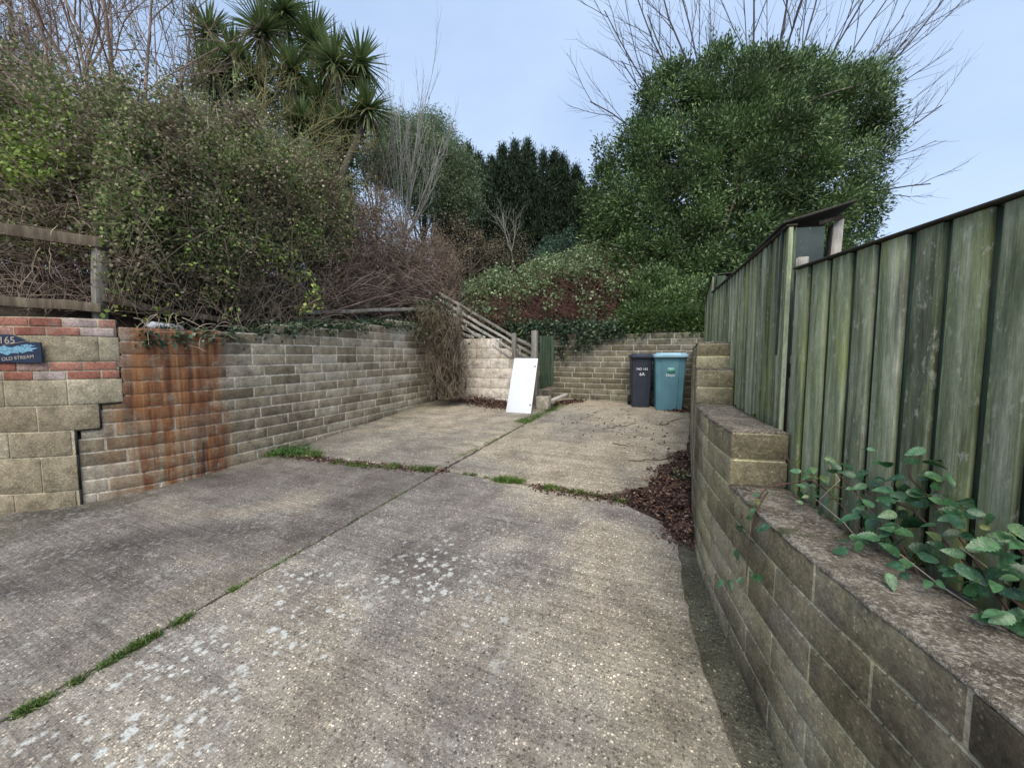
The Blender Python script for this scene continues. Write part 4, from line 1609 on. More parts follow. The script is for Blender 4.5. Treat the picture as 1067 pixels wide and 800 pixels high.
p0 = at(125, 190, 5.8)
base = np.array([p0[0], p0[1], bank_z(np.array(p0[0]), np.array(p0[1]))])
tg = [(-40, 20, 5.6), (20, -10, 6.2), (60, -50, 5.8), (110, -60, 6.4), (140, -60, 5.6), (180, -30, 6.2), (90, 0, 5.2), (215, 10, 6.5)]
ds = [dir_px(p0, *q) for q in tg]
bare_tree('bare_tree', base, ds, 'leafless brown tree fanning its twigs above the left hedge', M_twigm, [np.linalg.norm(d) * .95 for d in ds], .05, 3, 6, trunk_to=p0, spread=.55, wig=.09, shrink=.58)
p0 = at(60, 150, 6.6)
base = np.array([p0[0], p0[1], bank_z(np.array(p0[0]), np.array(p0[1]))])
tg = [(-90, 30, 6.4), (-40, -20, 6.2), (10, -50, 6.8), (50, 10, 6.5), (80, -20, 7.2)]
ds = [dir_px(p0, *q) for q in tg]
bare_tree('bare_tree', base, ds, 'leafless tree leaning to the top left corner above the hedge', M_twigm, [np.linalg.norm(d) * .9 for d in ds], .045, 3, 6, trunk_to=p0, spread=.6, wig=.09, shrink=.58)
p0 = at(245, 190, 7.4)
base = np.array([p0[0], p0[1], bank_z(np.array(p0[0]), np.array(p0[1]))])
tg = [(180, 60, 7.0), (215, 30, 7.4), (260, 70, 7.0), (300, 100, 6.8), (350, 95, 7.2), (385, 150, 7.0), (330, 140, 6.6), (195, 120, 6.8)]
ds = [dir_px(p0, *q) for q in tg]
bare_tree('bare_tree', base, ds, 'leafless tree with yellow lichened twigs in front of the palm trees', M_twigy, [np.linalg.norm(d) * .9 for d in ds], .05, 3, 6, trunk_to=p0, spread=.65, wig=.12, shrink=.55)


# dark pine in the top left corner
def scatter_tree(name, label, base, top_r, blobs, mat, n_cl, per, spread, L, W, trunk_top, r, bark=M_bark, inner=.6, limbs=14, group=None, dirs=None, squash=1, outer=1.03, cat='tree', twigs=None):
    e = empty(name, base, label, cat, group)
    n = 8
    t = np.linspace(0, 1, n)[:, None]
    pts = np.array(base, float) * (1 - t) + np.array(trunk_top, float) * t
    pts[1:-1, :2] += rng.normal(size=(n - 2, 2)) * r * .4
    lines = [(pts, np.linspace(r, r * .35, n))]
    C = blob_shell(blobs, n_cl, inner, outer)
    sel = C[rng.choice(len(C), min(limbs, len(C)), replace=False)]
    ro = [pts[int(rng.integers(n // 3, n))] for _ in sel]
    lines += stems_from(ro, list(sel), n, r * .28, r * .06, sag=.08)
    adopt(link('trunk', tubes_mesh('trunk', lines, bark, 6)), e)
    P = clumps(C, per, spread, squash)
    dd = None
    if dirs == 'up':
        dd = rng.normal(size=P.shape) * .55 + np.array([0, 0, 1.0])
    elif dirs == 'clump':
        o_ = P - np.repeat(C, per, axis=0)
        ctr = np.mean(np.array([b[:3] for b in blobs]), axis=0)
        dd = unit(o_) + unit(P - ctr) * .5 + rng.normal(size=P.shape) * .35 + np.array([0, 0, .35])
    elif dirs == 'out':
        ctr = np.mean(np.array([b[:3] for b in blobs]), axis=0)
        dd = unit(P - ctr) + rng.normal(size=P.shape) * .6 + np.array([0, 0, .3])
    adopt(link('crown', leaves_mesh('crown', P, mat, L, W, dirs=dd)), e)
    return e, C


def gb_(px, py, d):
    p = at(px, py, d)
    return (p[0], p[1], float(bank_z(np.array(p[0]), np.array(p[1]))))


bl = [(*at(10, 45, 9), .55), (*at(40, 25, 9), .5), (*at(-30, 60, 9), .8), (*at(50, 65, 9), .4), (*at(-60, 10, 9), .9), (*at(20, -20, 9), .6)]
scatter_tree('pine_tree', 'dark needle leaved pine in the top left corner beyond the hedge', gb_(10, 200, 9.2), 0, bl, L_pine, 420, 26, .10, .10, .014, at(10, 0, 9.2), .12, inner=.2)


# cordylines
def cordyline(label, base, heads, d, dead=True):
    e = empty('cabbage_palm', base, label, 'palm tree', 'cabbage palms above the hedge')
    b = np.array(base)
    fork = b * .5 + at(np.mean([h[0] for h in heads]), max(h[1] for h in heads) + 60, d) * .5
    fork[2] = b[2] + .8
    L = [(np.linspace(b, fork, 7) + rng.normal(size=(7, 3)) * .01, np.linspace(.17, .14, 7))]
    for (px, py, rr) in heads:
        h = at(px, py, d + rng.uniform(-.5, .5))
        L += stems_from([fork], [h], 7, .10, .06, sag=.06, jit=.1)
        q = empty_part = None
        n = 230
        rr *= 1.12
        u = unit(rng.normal(size=(n, 3)) + np.array([0, 0, .3]))
        l = rr * rng.uniform(.8, 1.1, n)
        # each blade is a narrow strip bending under its own weight
        V, F = [], []
        for k in range(n):
            side = unit(np.cross(u[k], np.array([0, 0, 1.]) + rng.normal(size=3) * .1))
            pts = []
            for s_ in (0, .3, .65, 1.0):
                c = h + u[k] * l[k] * s_ + np.array([0, 0, -.22 * l[k] * s_ ** 2 * (1.0 - max(u[k][2], 0))])
                w_ = .024 * (1 - s_) ** .6 + .003
                pts += [c - side * w_, c + side * w_]
            i = len(V)
            V += pts
            F += [(i + j, i + j + 1, i + j + 3, i + j + 2) for j in (0, 2, 4)]
        adopt(link('leaf_rosette', mesh_np('leaf_rosette', V, F, L_palm)), e)
        if dead:
            n2 = 60
            P = np.repeat(h[None, :], n2, 0) + np.array([0, 0, -.08])
            dd = rng.normal(size=(n2, 3)) * np.array([.55, .55, .2]) + np.array([0, 0, -.9])
            adopt(link('dead_skirt', leaves_mesh('dead_skirt', P, L_palmd, rr * .8, .035, dirs=dd)), e)
    adopt(link('trunk', tubes_mesh('trunk', L, M_palmt, 8)), e)
    return e


cordyline('cabbage palm with several spiky heads, tallest against the sky at centre left', gb_(318, 215, 9.2), [(296, 12, .78), (326, 42, .72), (349, 66, .72), (375, 66, .68), (334, 104, .7), (383, 114, .62), (305, 75, .65), (356, 130, .6), (315, 128, .6)], 9.2)
cordyline('smaller cabbage palm half hidden by yellowish twigs, left of the taller palm', gb_(245, 215, 8.9), [(274, 34, .72), (218, 34, .6), (243, 62, .65), (222, 78, .6), (268, 84, .6)], 8.9)
# dark ivy clad mass beneath the palms
bl = [(*at(330, 160, 9.3), .8), (*at(300, 190, 9.0), .8), (*at(355, 185, 9.2), .7), (*at(255, 190, 8.6), .7), (*at(310, 110, 9.8), .6), (*at(350, 135, 9.6), .65), (*at(235, 125, 9.3), .6), (*at(275, 120, 9.3), .6), (*at(375, 150, 9.4), .5), (*at(215, 90, 9.3), .5)]
scatter_tree('ivy_clad_shrub', 'dark evergreen shrub growing under the spiky palm heads', gb_(325, 250, 9.4), 0, bl, L_palm, 620, 26, .12, .15, .03, at(325, 150, 9.4), .1, inner=.2)

# grey green feathery tree with whitish stems in front
bl = [(*at(430, 165, 12.5), 1.1, 1.1, 1.0), (*at(465, 170, 12.5), .8), (*at(410, 140, 12.8), .7), (*at(450, 140, 12.8), .7), (*at(480, 185, 12.6), .6), (*at(400, 175, 12.4), .7), (*at(445, 200, 12.3), 1.0), (*at(480, 210, 12.6), .7)]
scatter_tree('willow_tree', 'soft grey green tree right of the palms', gb_(440, 240, 12.6), 0, bl, L_grey, 2600, 30, .13, .11, .026, at(440, 150, 12.6), .12, inner=.35)
tw, b_ = [], gb_(430, 250, 11)
p0 = at(422, 250, 10.6)
base = np.array(gb_(422, 250, 10.6))
tg = [(395, 120, 10.6), (385, 150, 10.4), (410, 100, 10.8), (430, 95, 10.6), (450, 110, 10.4), (470, 130, 10.6), (480, 160, 10.4), (440, 140, 10.2), (418, 150, 10.2), (465, 185, 10.0), (375, 130, 10.8)]
ds = [dir_px(p0, *q) for q in tg]
bare_tree('bare_shrub', base, ds, 'upright bare shrub with whitish twigs in front of the grey green tree', M_twigw, [np.linalg.norm(d) * .95 for d in ds], .035, 2, 6, trunk_to=p0, spread=.3, up=.12, wig=.06, shrink=.5, cat='shrub', k=3)
p0 = at(392, 235, 9.4)
ds = [dir_px(p0, *q) for q in ((370, 140, 9.4), (385, 150, 9.2), (400, 155, 9.4), (412, 170, 9.4), (378, 165, 9.6))]
bare_tree('bare_shrub', np.array(gb_(392, 250, 9.4)), ds, 'slender bare shrub with dark upright twigs just right of the palms', M_twig, [np.linalg.norm(d) for d in ds], .03, 2, 6, trunk_to=p0, spread=.3, up=.12, wig=.06, shrink=.5, cat='shrub', k=3)


# dark cypresses
def cypress(label, px, d, spikes, base_py=300):
    b = gb_(px, base_py, d)
    e = empty('cypress_tree', b, label, 'tree', 'dark cypresses behind the bank')
    C = []
    lines = []
    spikes = list(spikes) + [(sp[0] + rng.normal() * 9, sp[1] + rng.uniform(2, 26), rng.uniform(4, 8)) for sp in spikes for _ in range(3)]
    for (sx, sy, wpx) in spikes:
        tip = at(sx, sy, d + rng.uniform(-.6, .6))
        foot = np.array([tip[0] * .8 + b[0] * .2, tip[1], b[2]])
        H_ = tip[2] - b[2]
        w_ = wpx * 1.35 / FPX * d
        n = int((230 if wpx > 9 else 70) * H_ / 4)
        t = rng.uniform(0, 1, n) ** .8
        c = foot * (1 - t[:, None]) + tip * t[:, None]
        rad = w_ * np.minimum(1, (1 - t) * 3.2 + .04) * rng.uniform(.35, 1.0, n) ** .5
        ang = rng.uniform(0, 2 * np.pi, n)
        c[:, 0] += np.cos(ang) * rad
        c[:, 1] += np.sin(ang) * rad
        C.append(c)
        lines += [(np.linspace(foot, tip, 6), np.linspace(.07, .01, 6))]
    C = np.concatenate(C)
    P = clumps(C, 26, .085, 1.6)
    adopt(link('crown', leaves_mesh('crown', P, L_conif, .17, .035, dirs=rng.normal(size=P.shape) * .5 + np.array([0, 0, 1.0]))), e)
    adopt(link('trunk', tubes_mesh('trunk', lines, M_bark, 6)), e)
    return e


cypress('dark cypress nearest the grey green tree, lower left of the dark row', 490, 15.5, [(475, 172, 16), (487, 155, 14), (498, 166, 14), (468, 195, 14), (505, 180, 14), (483, 200, 20)])
cypress('tallest dark cypress in the middle of the dark row', 532, 16, [(512, 168, 14), (524, 156, 12), (536, 152, 12), (549, 150, 11), (530, 175, 20), (515, 190, 18), (553, 170, 14), (542, 185, 20)])
cypress('dark cypress with split leading shoots at the right of the dark row', 583, 16.5, [(566, 163, 12), (578, 162, 10), (588, 172, 12), (600, 178, 12), (575, 188, 20), (606, 195, 14), (592, 200, 22), (612, 215, 12)])
cypress('low dark cypress filling the gap behind the big laurel', 640, 17, [(625, 205, 16), (640, 215, 18), (655, 215, 18)], 300)

# blue green rounded shrub
bl = [(*at(578, 262, 12.0), .45), (*at(590, 256, 12.0), .45), (*at(567, 272, 11.8), .4), (*at(600, 268, 12.0), .4)]
scatter_tree('blue_green_shrub', 'small rounded blue green shrub below the dark cypresses', gb_(580, 300, 12), 0, bl, L_blue, 240, 24, .08, .07, .035, at(580, 265, 12), .05, inner=.4, cat='shrub')

# bank cover: sprawling ivy slope and dead bracken
def bank_cover(n, poly_top, poly_bot, pxr, d_of, jd=.35):
    px = rng.uniform(*pxr, n)
    v = rng.uniform(0, 1, n)
    tp = np.interp(px, *zip(*poly_top)) + 4 * np.sin(px * .13)
    bt = np.interp(px, *zip(*poly_bot)) + 8 * np.sin(px * .07 + 1) + 5 * np.sin(px * .19)
    py = bt + (tp - bt) * v
    d = np.array([d_of(x, y) for x, y in zip(px, v)]) + rng.uniform(-jd, jd, n)
    return np.array([at(a, b, c) for a, b, c in zip(px, py, d)])


dcov = lambda x, v: 9.2 + v * 2.2
top_iv = [(470, 305), (500, 292), (540, 280), (580, 270), (620, 252), (660, 250), (700, 262)]
bot_iv = [(470, 322), (500, 312), (540, 304), (580, 295), (620, 290), (660, 292), (700, 300)]
e = empty('ivy_slope', gb_(580, 320, 10.5), 'pale green ivy and bramble sprawling down the bank left of the big laurel', 'ivy')
P = bank_cover(1700, top_iv, bot_iv, (468, 700), lambda x, v: 10.0 + v * 1.4)
adopt(link('leaves', leaves_mesh('leaves', clumps(P, 24, .10), L_ivy, .08, .06)), e)
adopt(link('stems', tubes_mesh('stems', stems_from(P[::3], P[::3] + rng.normal(size=P[::3].shape) * .3 - np.array([0, 0, .3]), 5, .008, .004), M_twig, 3)), e)
P2 = bank_cover(130, [(470, 300), (600, 300), (700, 300)], [(470, 335), (600, 335), (700, 335)], (480, 690), lambda x, v: 9.3 + v * .6)
adopt(link('lower_leaves', leaves_mesh('lower_leaves', clumps(P2, 22, .10), L_ivy, .08, .06)), e)
e = empty('dead_bramble', gb_(600, 330, 9.6), 'reddish brown withered bramble mound behind the rear wall', 'bramble')
P = bank_cover(1700, [(480, 318), (540, 302), (600, 285), (660, 280), (700, 285)], [(480, 340), (700, 342)], (480, 700), lambda x, v: 9.35 + v * .9)
adopt(link('leaves', leaves_mesh('leaves', clumps(P[::3], 12, .10), L_dead, .05, .022)), e)
adopt(link('stems', tubes_mesh('stems', stems_from(np.concatenate([P, P]), np.concatenate([P, P]) + rng.normal(size=(len(P) * 2, 3)) * .32, 5, .006, .003), M_deadr, 3)), e)
# dark scrub between hedge and cypress
bl = [(*at(470, 250, 11.5), .8), (*at(500, 262, 12), .8), (*at(530, 262, 13), .7), (*at(440, 270, 11), .7), (*at(480, 285, 10.8), .5), (*at(545, 275, 12.5), .5)]
scatter_tree('scrub_bush', 'brownish scrub bush with dead twigs below the dark cypresses', gb_(490, 300, 11.5), 0, bl, L_brown, 420, 18, .12, .06, .035, at(490, 260, 11.5), .06, inner=.3, cat='bush')
p0 = at(533, 262, 11.2)
ds = [dir_px(p0, *q) for q in ((520, 215, 11.2), (532, 222, 11), (545, 225, 11.2), (512, 235, 11))]
bare_tree('bare_sapling', np.array(gb_(533, 300, 11.2)), ds, 'small leafless sapling in front of the dark cypresses', M_twigw, [np.linalg.norm(d) for d in ds], .018, 2, 4, trunk_to=p0, spread=.4, cat='sapling', k=3)

# ivy hanging over the rear wall
e = empty('wall_ivy', (-2.4, 8.35, 1.9), 'dark ivy hanging over the left half of the rear wall', 'ivy')
px = rng.uniform(484, 650, 900)
hang = np.interp(px, [484, 520, 560, 600, 640, 650], [352, 368, 372, 372, 350, 347])
py = 336 + (hang - 336) * rng.uniform(0, 1, 900) ** 1.3
P = np.array([on_plane_y(a, b, c) for a, b, c in zip(px, py, rng.uniform(8.22, 8.6, 900))])
P = P[(P[:, 1] < 8.36) | (P[:, 2] > 1.93)]
adopt(link('leaves', leaves_mesh('leaves', clumps(P, 9, .05), L_ivyd, .07, .055, dirs=rng.normal(size=(len(P) * 9, 3)) + np.array([0, -.5, -.6]))), e)

# bright laurel at the wall corner
bl = [(*at(683, 322, 8.9), .42), (*at(665, 312, 9.0), .34), (*at(705, 318, 8.8), .42), (*at(690, 298, 9.2), .45), (*at(725, 312, 8.9), .45), (*at(660, 330, 8.9), .28), (*at(700, 336, 8.6), .28), (*at(725, 335, 8.6), .3), (*at(745, 325, 9.0), .45), (*at(668, 338, 8.75), .25), (*at(688, 340, 8.7), .28), (*at(715, 340, 8.7), .28), (*at(738, 338, 8.75), .3), (*at(690, 343, 8.62), .2), (*at(712, 345, 8.6), .22), (*at(735, 345, 8.65), .25), (*at(672, 296, 9.4), .3)]
bl += [(*on_plane_y(q_, 335 + 3 * math.sin(q_), 8.50), .2) for q_ in range(655, 745, 9)]
scatter_tree('laurel_bush', 'bright green laurel bush overhanging the rear wall above the bins', gb_(695, 340, 9.2), 0, bl, L_bright, 460, 70, .085, .085, .034, at(695, 315, 9.2), .05, inner=.5, cat='bush', dirs='clump')

# big laurel
cl = []
for (px, py, d, r_) in ((780, 98, 11.9, .85), (765, 125, 11.4, .8), (700, 312, 9.9, .55), (745, 315, 9.9, .6), (735, 285, 9.9, .7), (660, 268, 10.6, .7), (790, 315, 10.4, .7), (700, 130, 12, 1.15), (760, 110, 12, 1.3), (820, 115, 12.3, 1.25), (875, 120, 12.5, 1.1), (895, 105, 12.6, .75), (665, 175, 11.8, .95), (720, 180, 11.2, 1.4), (790, 180, 11.2, 1.5), (850, 185, 11.8, 1.35), (655, 230, 11.4, 1.0), (700, 240, 10.8, 1.1), (760, 245, 10.6, 1.3), (820, 240, 11.2, 1.3), (870, 225, 12, 1.0), (680, 280, 10.4, .75), (720, 290, 10.0, .8), (770, 290, 10.2, .9), (840, 290, 11, 1.2), (755, 85, 12.2, .85), (700, 100, 12, .7), (900, 150, 12.5, .7), (630, 200, 12, .5), (635, 250, 11.5, .55), (885, 265, 12.3, .8), (640, 165, 12, .45), (800, 90, 12.2, .8), (795, 118, 12.0, 1.0), (835, 100, 12.3, .8), (905, 90, 12.8, .5), (870, 95, 12.6, .5)):
    cl.append((*at(px, py, d), r_))
p_ = at(775, 300, 11.5)
bigb = (p_[0], p_[1], 1.9)
big, CB = scatter_tree('laurel_tree', 'huge dense evergreen laurel tree behind the bins and fence', bigb, 0, cl, L_bay, 1050, 200, .145, .12, .042, at(775, 140, 11.8), .22, inner=.82, limbs=60, dirs='clump', outer=1.18)
# inner darker filling so the crown is not see-through
P = blob_shell(cl, 700, .25, .55)
adopt(link('inner_leaves', leaves_mesh('inner_leaves', clumps(P, 26, .2), L_bay, .16, .07)), big)
# shoots sticking out of the outline
sel = CB[rng.choice(len(CB), 520, replace=False)]
ctr = np.mean(np.array(cl)[:, :3], axis=0)
tipd = unit(sel - ctr) * .5 + np.array([0, 0, .6]) + rng.normal(size=sel.shape) * .25
P = np.concatenate([sel + tipd * s_ for s_ in np.linspace(.1, .52, 7)])
P = clumps(P, 3, .03)
adopt(link('outer_shoots', leaves_mesh('outer_shoots', P, L_bay, .11, .034, dirs=np.repeat(np.tile(tipd, (7, 1)), 3, axis=0) + rng.normal(size=P.shape) * .5)), big)

# bare tree behind the laurel: long whippy shoots
p0 = at(785, 215, 14.5)
base = np.array([p0[0], p0[1], 2.0])
tg = [(615, 40, 14.2), (612, 120, 14.0), (650, 20, 14.5), (665, -20, 15), (700, -60, 14.2), (735, -60, 15), (770, -80, 14.3), (805, -70, 15), (840, -60, 14.2), (870, -30, 15), (905, -15, 14.4), (1005, 25, 14.2), (990, 75, 14.8), (960, 60, 14.4), (1000, 140, 14.2), (950, 185, 14), (965, 215, 14.4), (940, 130, 14.6), (920, 20, 15), (630, 85, 14.6)]
ds = [dir_px(p0, *q) for q in tg]
bare_tree('bare_tree', base, ds, 'tall leafless tree whose whippy branches show all round the big laurel', M_twigr, [np.linalg.norm(d) * 1.02 for d in ds], .075, 2, 8, trunk_to=p0, spread=.42, up=.03, wig=.05, shrink=.36, nseg=8, k=4)

# ---- near bramble growing behind the right wall
def ovate(n=8):
    """serrated leaf outline in the xy plane, length 1, folded along the midrib"""
    up_, w_ = [], []
    for i in range(n * 2 + 1):
        t = i / (n * 2)
        w = .31 * math.sin(math.pi * t ** .72) ** .85
        if i % 2 and 0 < i < n * 2:
            w *= .80
        up_.append((t, w))
    return up_


def real_leaves(name, bases, dirs, sizes, mat):
    prof = ovate()
    V, F = [], []
    for p, d, s_ in zip(bases, dirs, sizes):
        d = unit(np.array(d))
        nrm = unit(rng.normal(size=3) * .4 + np.array([-.35, -.65, .8]))
        side = unit(np.cross(d, nrm))
        nm = np.cross(side, d)
        i0 = len(V)
        for t, w in prof:
            droop = -nm * s_ * .18 * t * t
            mid = np.array(p) + d * s_ * t + droop
            V += [mid - side * w * s_ + nm * w * s_ * .28, mid, mid + side * w * s_ + nm * w * s_ * .28]
        for k in range(len(prof) - 1):
            j = i0 + k * 3
            F += [(j, j + 1, j + 4, j + 3), (j + 1, j + 2, j + 5, j + 4)]
    return mesh_np(name, V, F, mat, smooth=True)


br = empty('bramble_plant', at(930, 600, 1.35), 'green leaved bramble growing between the right wall top and fence', 'bramble')
lb, ldr, ls = [], [], []
spots_ = [(955, 480, 1.40, .9), (965, 490, 1.38, .8), (942, 500, 1.38, .9), (905, 478, 1.6, .6), (905, 495, 1.6, .7), (930, 492, 1.5, .7), (890, 490, 1.62, .7), (885, 505, 1.62, .8), (903, 505, 1.6, .7), (885, 530, 1.6, .9), (900, 540, 1.5, 1.0), (895, 560, 1.45, .8), (920, 530, 1.45, .9), (930, 510, 1.45, .9), (918, 560, 1.4, .9), (950, 555, 1.32, 1.3), (935, 580, 1.3, .8), (945, 595, 1.3, .8), (960, 585, 1.3, .7), (975, 520, 1.35, .8), (985, 530, 1.32, .8), (970, 510, 1.38, .9), (1000, 515, 1.3, .8), (995, 545, 1.25, .8), (985, 560, 1.25, .8), (1010, 530, 1.22, .8), (1000, 575, 1.2, .9), (1010, 600, 1.18, .9), (990, 590, 1.22, .8), (1025, 610, 1.15, .9), (1045, 600, 1.12, .8), (1050, 575, 1.12, 1.0), (1060, 590, 1.1, 1.0), (1045, 560, 1.15, .8), (1035, 635, 1.12, .9), (1060, 640, 1.08, 1.0), (1075, 610, 1.05, 1.0), (842, 492, 1.85, .8), (848, 498, 1.85, .9), (858, 488, 1.8, .7), (838, 500, 1.85, .6), (850, 517, 1.8, .5), (860, 520, 1.75, .5), (845, 520, 1.8, .4), (915, 550, 1.42, .9), (960, 530, 1.36, .8), (928, 545, 1.4, .9), (1062, 560, 1.12, .8), (940, 525, 1.42, .8), (1020, 560, 1.2, .6), (980, 610, 1.2, .6), (1080, 660, 1.05, .9)]
for (px, py, d, s_) in spots_:
    d *= .86
    d -= .03
    for k in range(4):
        b0 = at(px + rng.normal() * 9, py + rng.normal() * 9, d + rng.uniform(-.05, .05))
        lb.append(b0)
        ldr.append(rng.normal(size=3) * np.array([1, .6, .35]) + np.array([-.3, -.2, -.15]))
        ls.append(.056 * s_ * rng.uniform(.7, 1.2))
adopt(link('leaves', real_leaves('leaves', lb, ldr, ls, L_near)), br)
cane = []
KB = .86
for pts in ([(1075, 640, 1.05), (1010, 590, 1.2), (950, 530, 1.4), (895, 510, 1.6), (850, 505, 1.85), (822, 480, 2.05), (812, 462, 2.1)],
            [(1060, 650, 1.1), (1000, 560, 1.25), (970, 520, 1.35), (950, 500, 1.4), (945, 485, 1.4), (950, 478, 1.4), (958, 474, 1.4)],
            [(970, 620, 1.25), (940, 570, 1.35), (905, 530, 1.5), (890, 510, 1.6), (880, 500, 1.6), (872, 492, 1.65), (866, 488, 1.7)],
            [(1080, 590, 1.08), (1050, 560, 1.15), (1040, 550, 1.18), (1030, 545, 1.2), (1010, 530, 1.24), (990, 520, 1.3), (975, 512, 1.35)],
            [(770, 540, 2.0), (800, 507, 1.95), (825, 503, 1.9), (845, 500, 1.85), (860, 510, 1.8), (880, 530, 1.65), (900, 555, 1.5)]):
    P = np.array([at(q[0], q[1], q[2] * KB) for q in pts])
    cane.append((P, np.linspace(.0035, .0018, len(P))))
adopt(link('canes', tubes_mesh('canes', cane, M_deadr, 5)), br)
stk = []
for pts in ([(935, 575, 1.32), (980, 610, 1.2), (1050, 655, 1.06)], [(1033, 535, 1.22), (1040, 550, 1.2), (1052, 562, 1.16)], [(1000, 570, 1.22), (1017, 582, 1.18), (1030, 592, 1.16)], [(850, 520, 1.8), (880, 545, 1.6), (905, 575, 1.5)], [(860, 480, 1.8), (875, 500, 1.7), (855, 520, 1.75)]):
    P = np.array([at(q[0], q[1], q[2] * KB) for q in pts])
    t = np.linspace(0, 1, 5)
    P = np.stack([np.interp(t, np.linspace(0, 1, 3), P[:, c]) for c in range(3)], -1)
    stk.append((P, np.full(5, .0022)))
for q in stk:
    o = link('dry_stalk', tubes_mesh('dry_stalk', [q], M_stalk, 4))
    tag(o, 'dry straw coloured stalk among the bramble leaves on the right wall', 'stalk', 'dry stalks under the near bramble')

# small tendril hanging over the face


def on_face(px, py):
    for d in np.linspace(1.0, 3.0, 400):
        q = at(px, py, d)
        if q[0] > np.interp(q[1], pR.p[:, 1], pR.p[:, 0]) - .012 and q[2] < .87:
            return q
        if q[2] <= .885 and q[0] > np.interp(q[1], pR.p[:, 1], pR.p[:, 0]):
            return q
    return at(px, py, 1.9)


td = empty('bramble_shoot', at(775, 545, 2.0), 'thin bramble shoot hanging down the right wall face', 'bramble')
P = np.array([on_face(*q) for q in ((800, 512), (796, 518), (790, 530), (783, 550), (780, 575), (777, 605))])
cn = [(P, np.linspace(.003, .0015, 6))]
lb = [on_face(*q) + np.array([-.01, -.008, 0]) for q in ((800, 512), (796, 516), (795, 524), (785, 537), (772, 547), (806, 547), (770, 572), (790, 598), (763, 603), (778, 602), (812, 512), (790, 529), (756, 604), (798, 600))]
adopt(link('leaves', real_leaves('leaves', lb, rng.normal(size=(len(lb), 3)) * .6 + np.array([-.5, -.3, -.3]), [.045 * rng.uniform(.7, 1.3) for _ in lb], L_near)), td)
adopt(link('cane', tubes_mesh('cane', cn, M_deadr, 4)), td)

# moss cushions on the wall top
ms = []
for (px, py, d) in ((965, 610, 1.25), (950, 632, 1.2), (1000, 640, 1.13), (1015, 630, 1.12), (985, 622, 1.2), (1030, 645, 1.08), (790, 443, 2.3), (800, 445, 2.3)):
    q = at(px, py, d)
    q[2] = .878 if py > 500 else 1.142
    ms.append(q)
P = clumps(np.array(ms), 260, .02, .12)
o = link('moss', leaves_mesh('moss', P, leaf_mat('moss_tuft', [(0, (.05, .06, .012)), (1, (.13, .14, .03))], trans=0), .010, .006, dirs=rng.normal(size=P.shape) * .6 + np.array([0, 0, 1.])))
struct(o, 'stuff', 'olive moss cushions on the right wall top')

# ------------------------------------------------------------------ litter, grass and weeds on the drive
def pile(label, pts, n, sx, h, L=.05, W=.03, mat=L_litter, name='leaf_litter'):
    c = np.array([pts[i] for i in rng.integers(0, len(pts), n)])
    o = rng.normal(size=(n, 3)) * np.array([sx, sx, 0])
    P = c + o
    fall = np.exp(-(np.linalg.norm(o, axis=1) / (sx * 1.6)) ** 2)
    P[:, 2] = SL * P[:, 1] + .004 + rng.uniform(0, 1, n) * h * fall
    P = P[(P[:, 0] < np.interp(P[:, 1], [1.5, 2.1, 3.2, 8], [.3, .16, .01, -.03]))]
    ob = link(name, leaves_mesh(name, P, mat, L, W, dirs=rng.normal(size=P.shape) * np.array([1, 1, .35]), curl=.5))
    return struct(ob, 'stuff', label)


line = lambda a, b, n: [on_ground(a[0] + (b[0] - a[0]) * t, a[1] + (b[1] - a[1]) * t) for t in np.linspace(0, 1, n)]
pile('larger pale dead leaves on the heap by the right wall', line((690, 500), (712, 540), 8) + line((665, 520), (705, 530), 5), 170, .07, .10, .06, .035, mat=L_dead)
pile('brown fallen leaves heaped against the right wall', line((700, 492), (708, 535), 6) + line((712, 478), (716, 500), 3) + line((675, 520), (705, 528), 4) + line((716, 535), (721, 560), 3), 8500, .085, .10, .036, .018)
pile('reddish fallen leaves heaped before the cream wall', line((455, 415), (475, 414), 5) + line((470, 414), (525, 424), 10) + line((480, 410), (500, 418), 3), 7000, .16, .15, .055, .025)
pile('scattered dead leaves along the cross joint', line((300, 476), (460, 491), 14) + line((560, 508), (660, 524), 10), 1200, .045, .012, .035, .02)
pile('dead leaves by the plank and rear wall', line((580, 421), (600, 418), 6) + line((705, 428), (716, 427), 3), 900, .09, .03, .06, .035)
pile('a few stray leaves on the far slab', line((640, 440), (700, 470), 8) + line((600, 440), (640, 432), 5), 160, .35, .006, .05, .025)


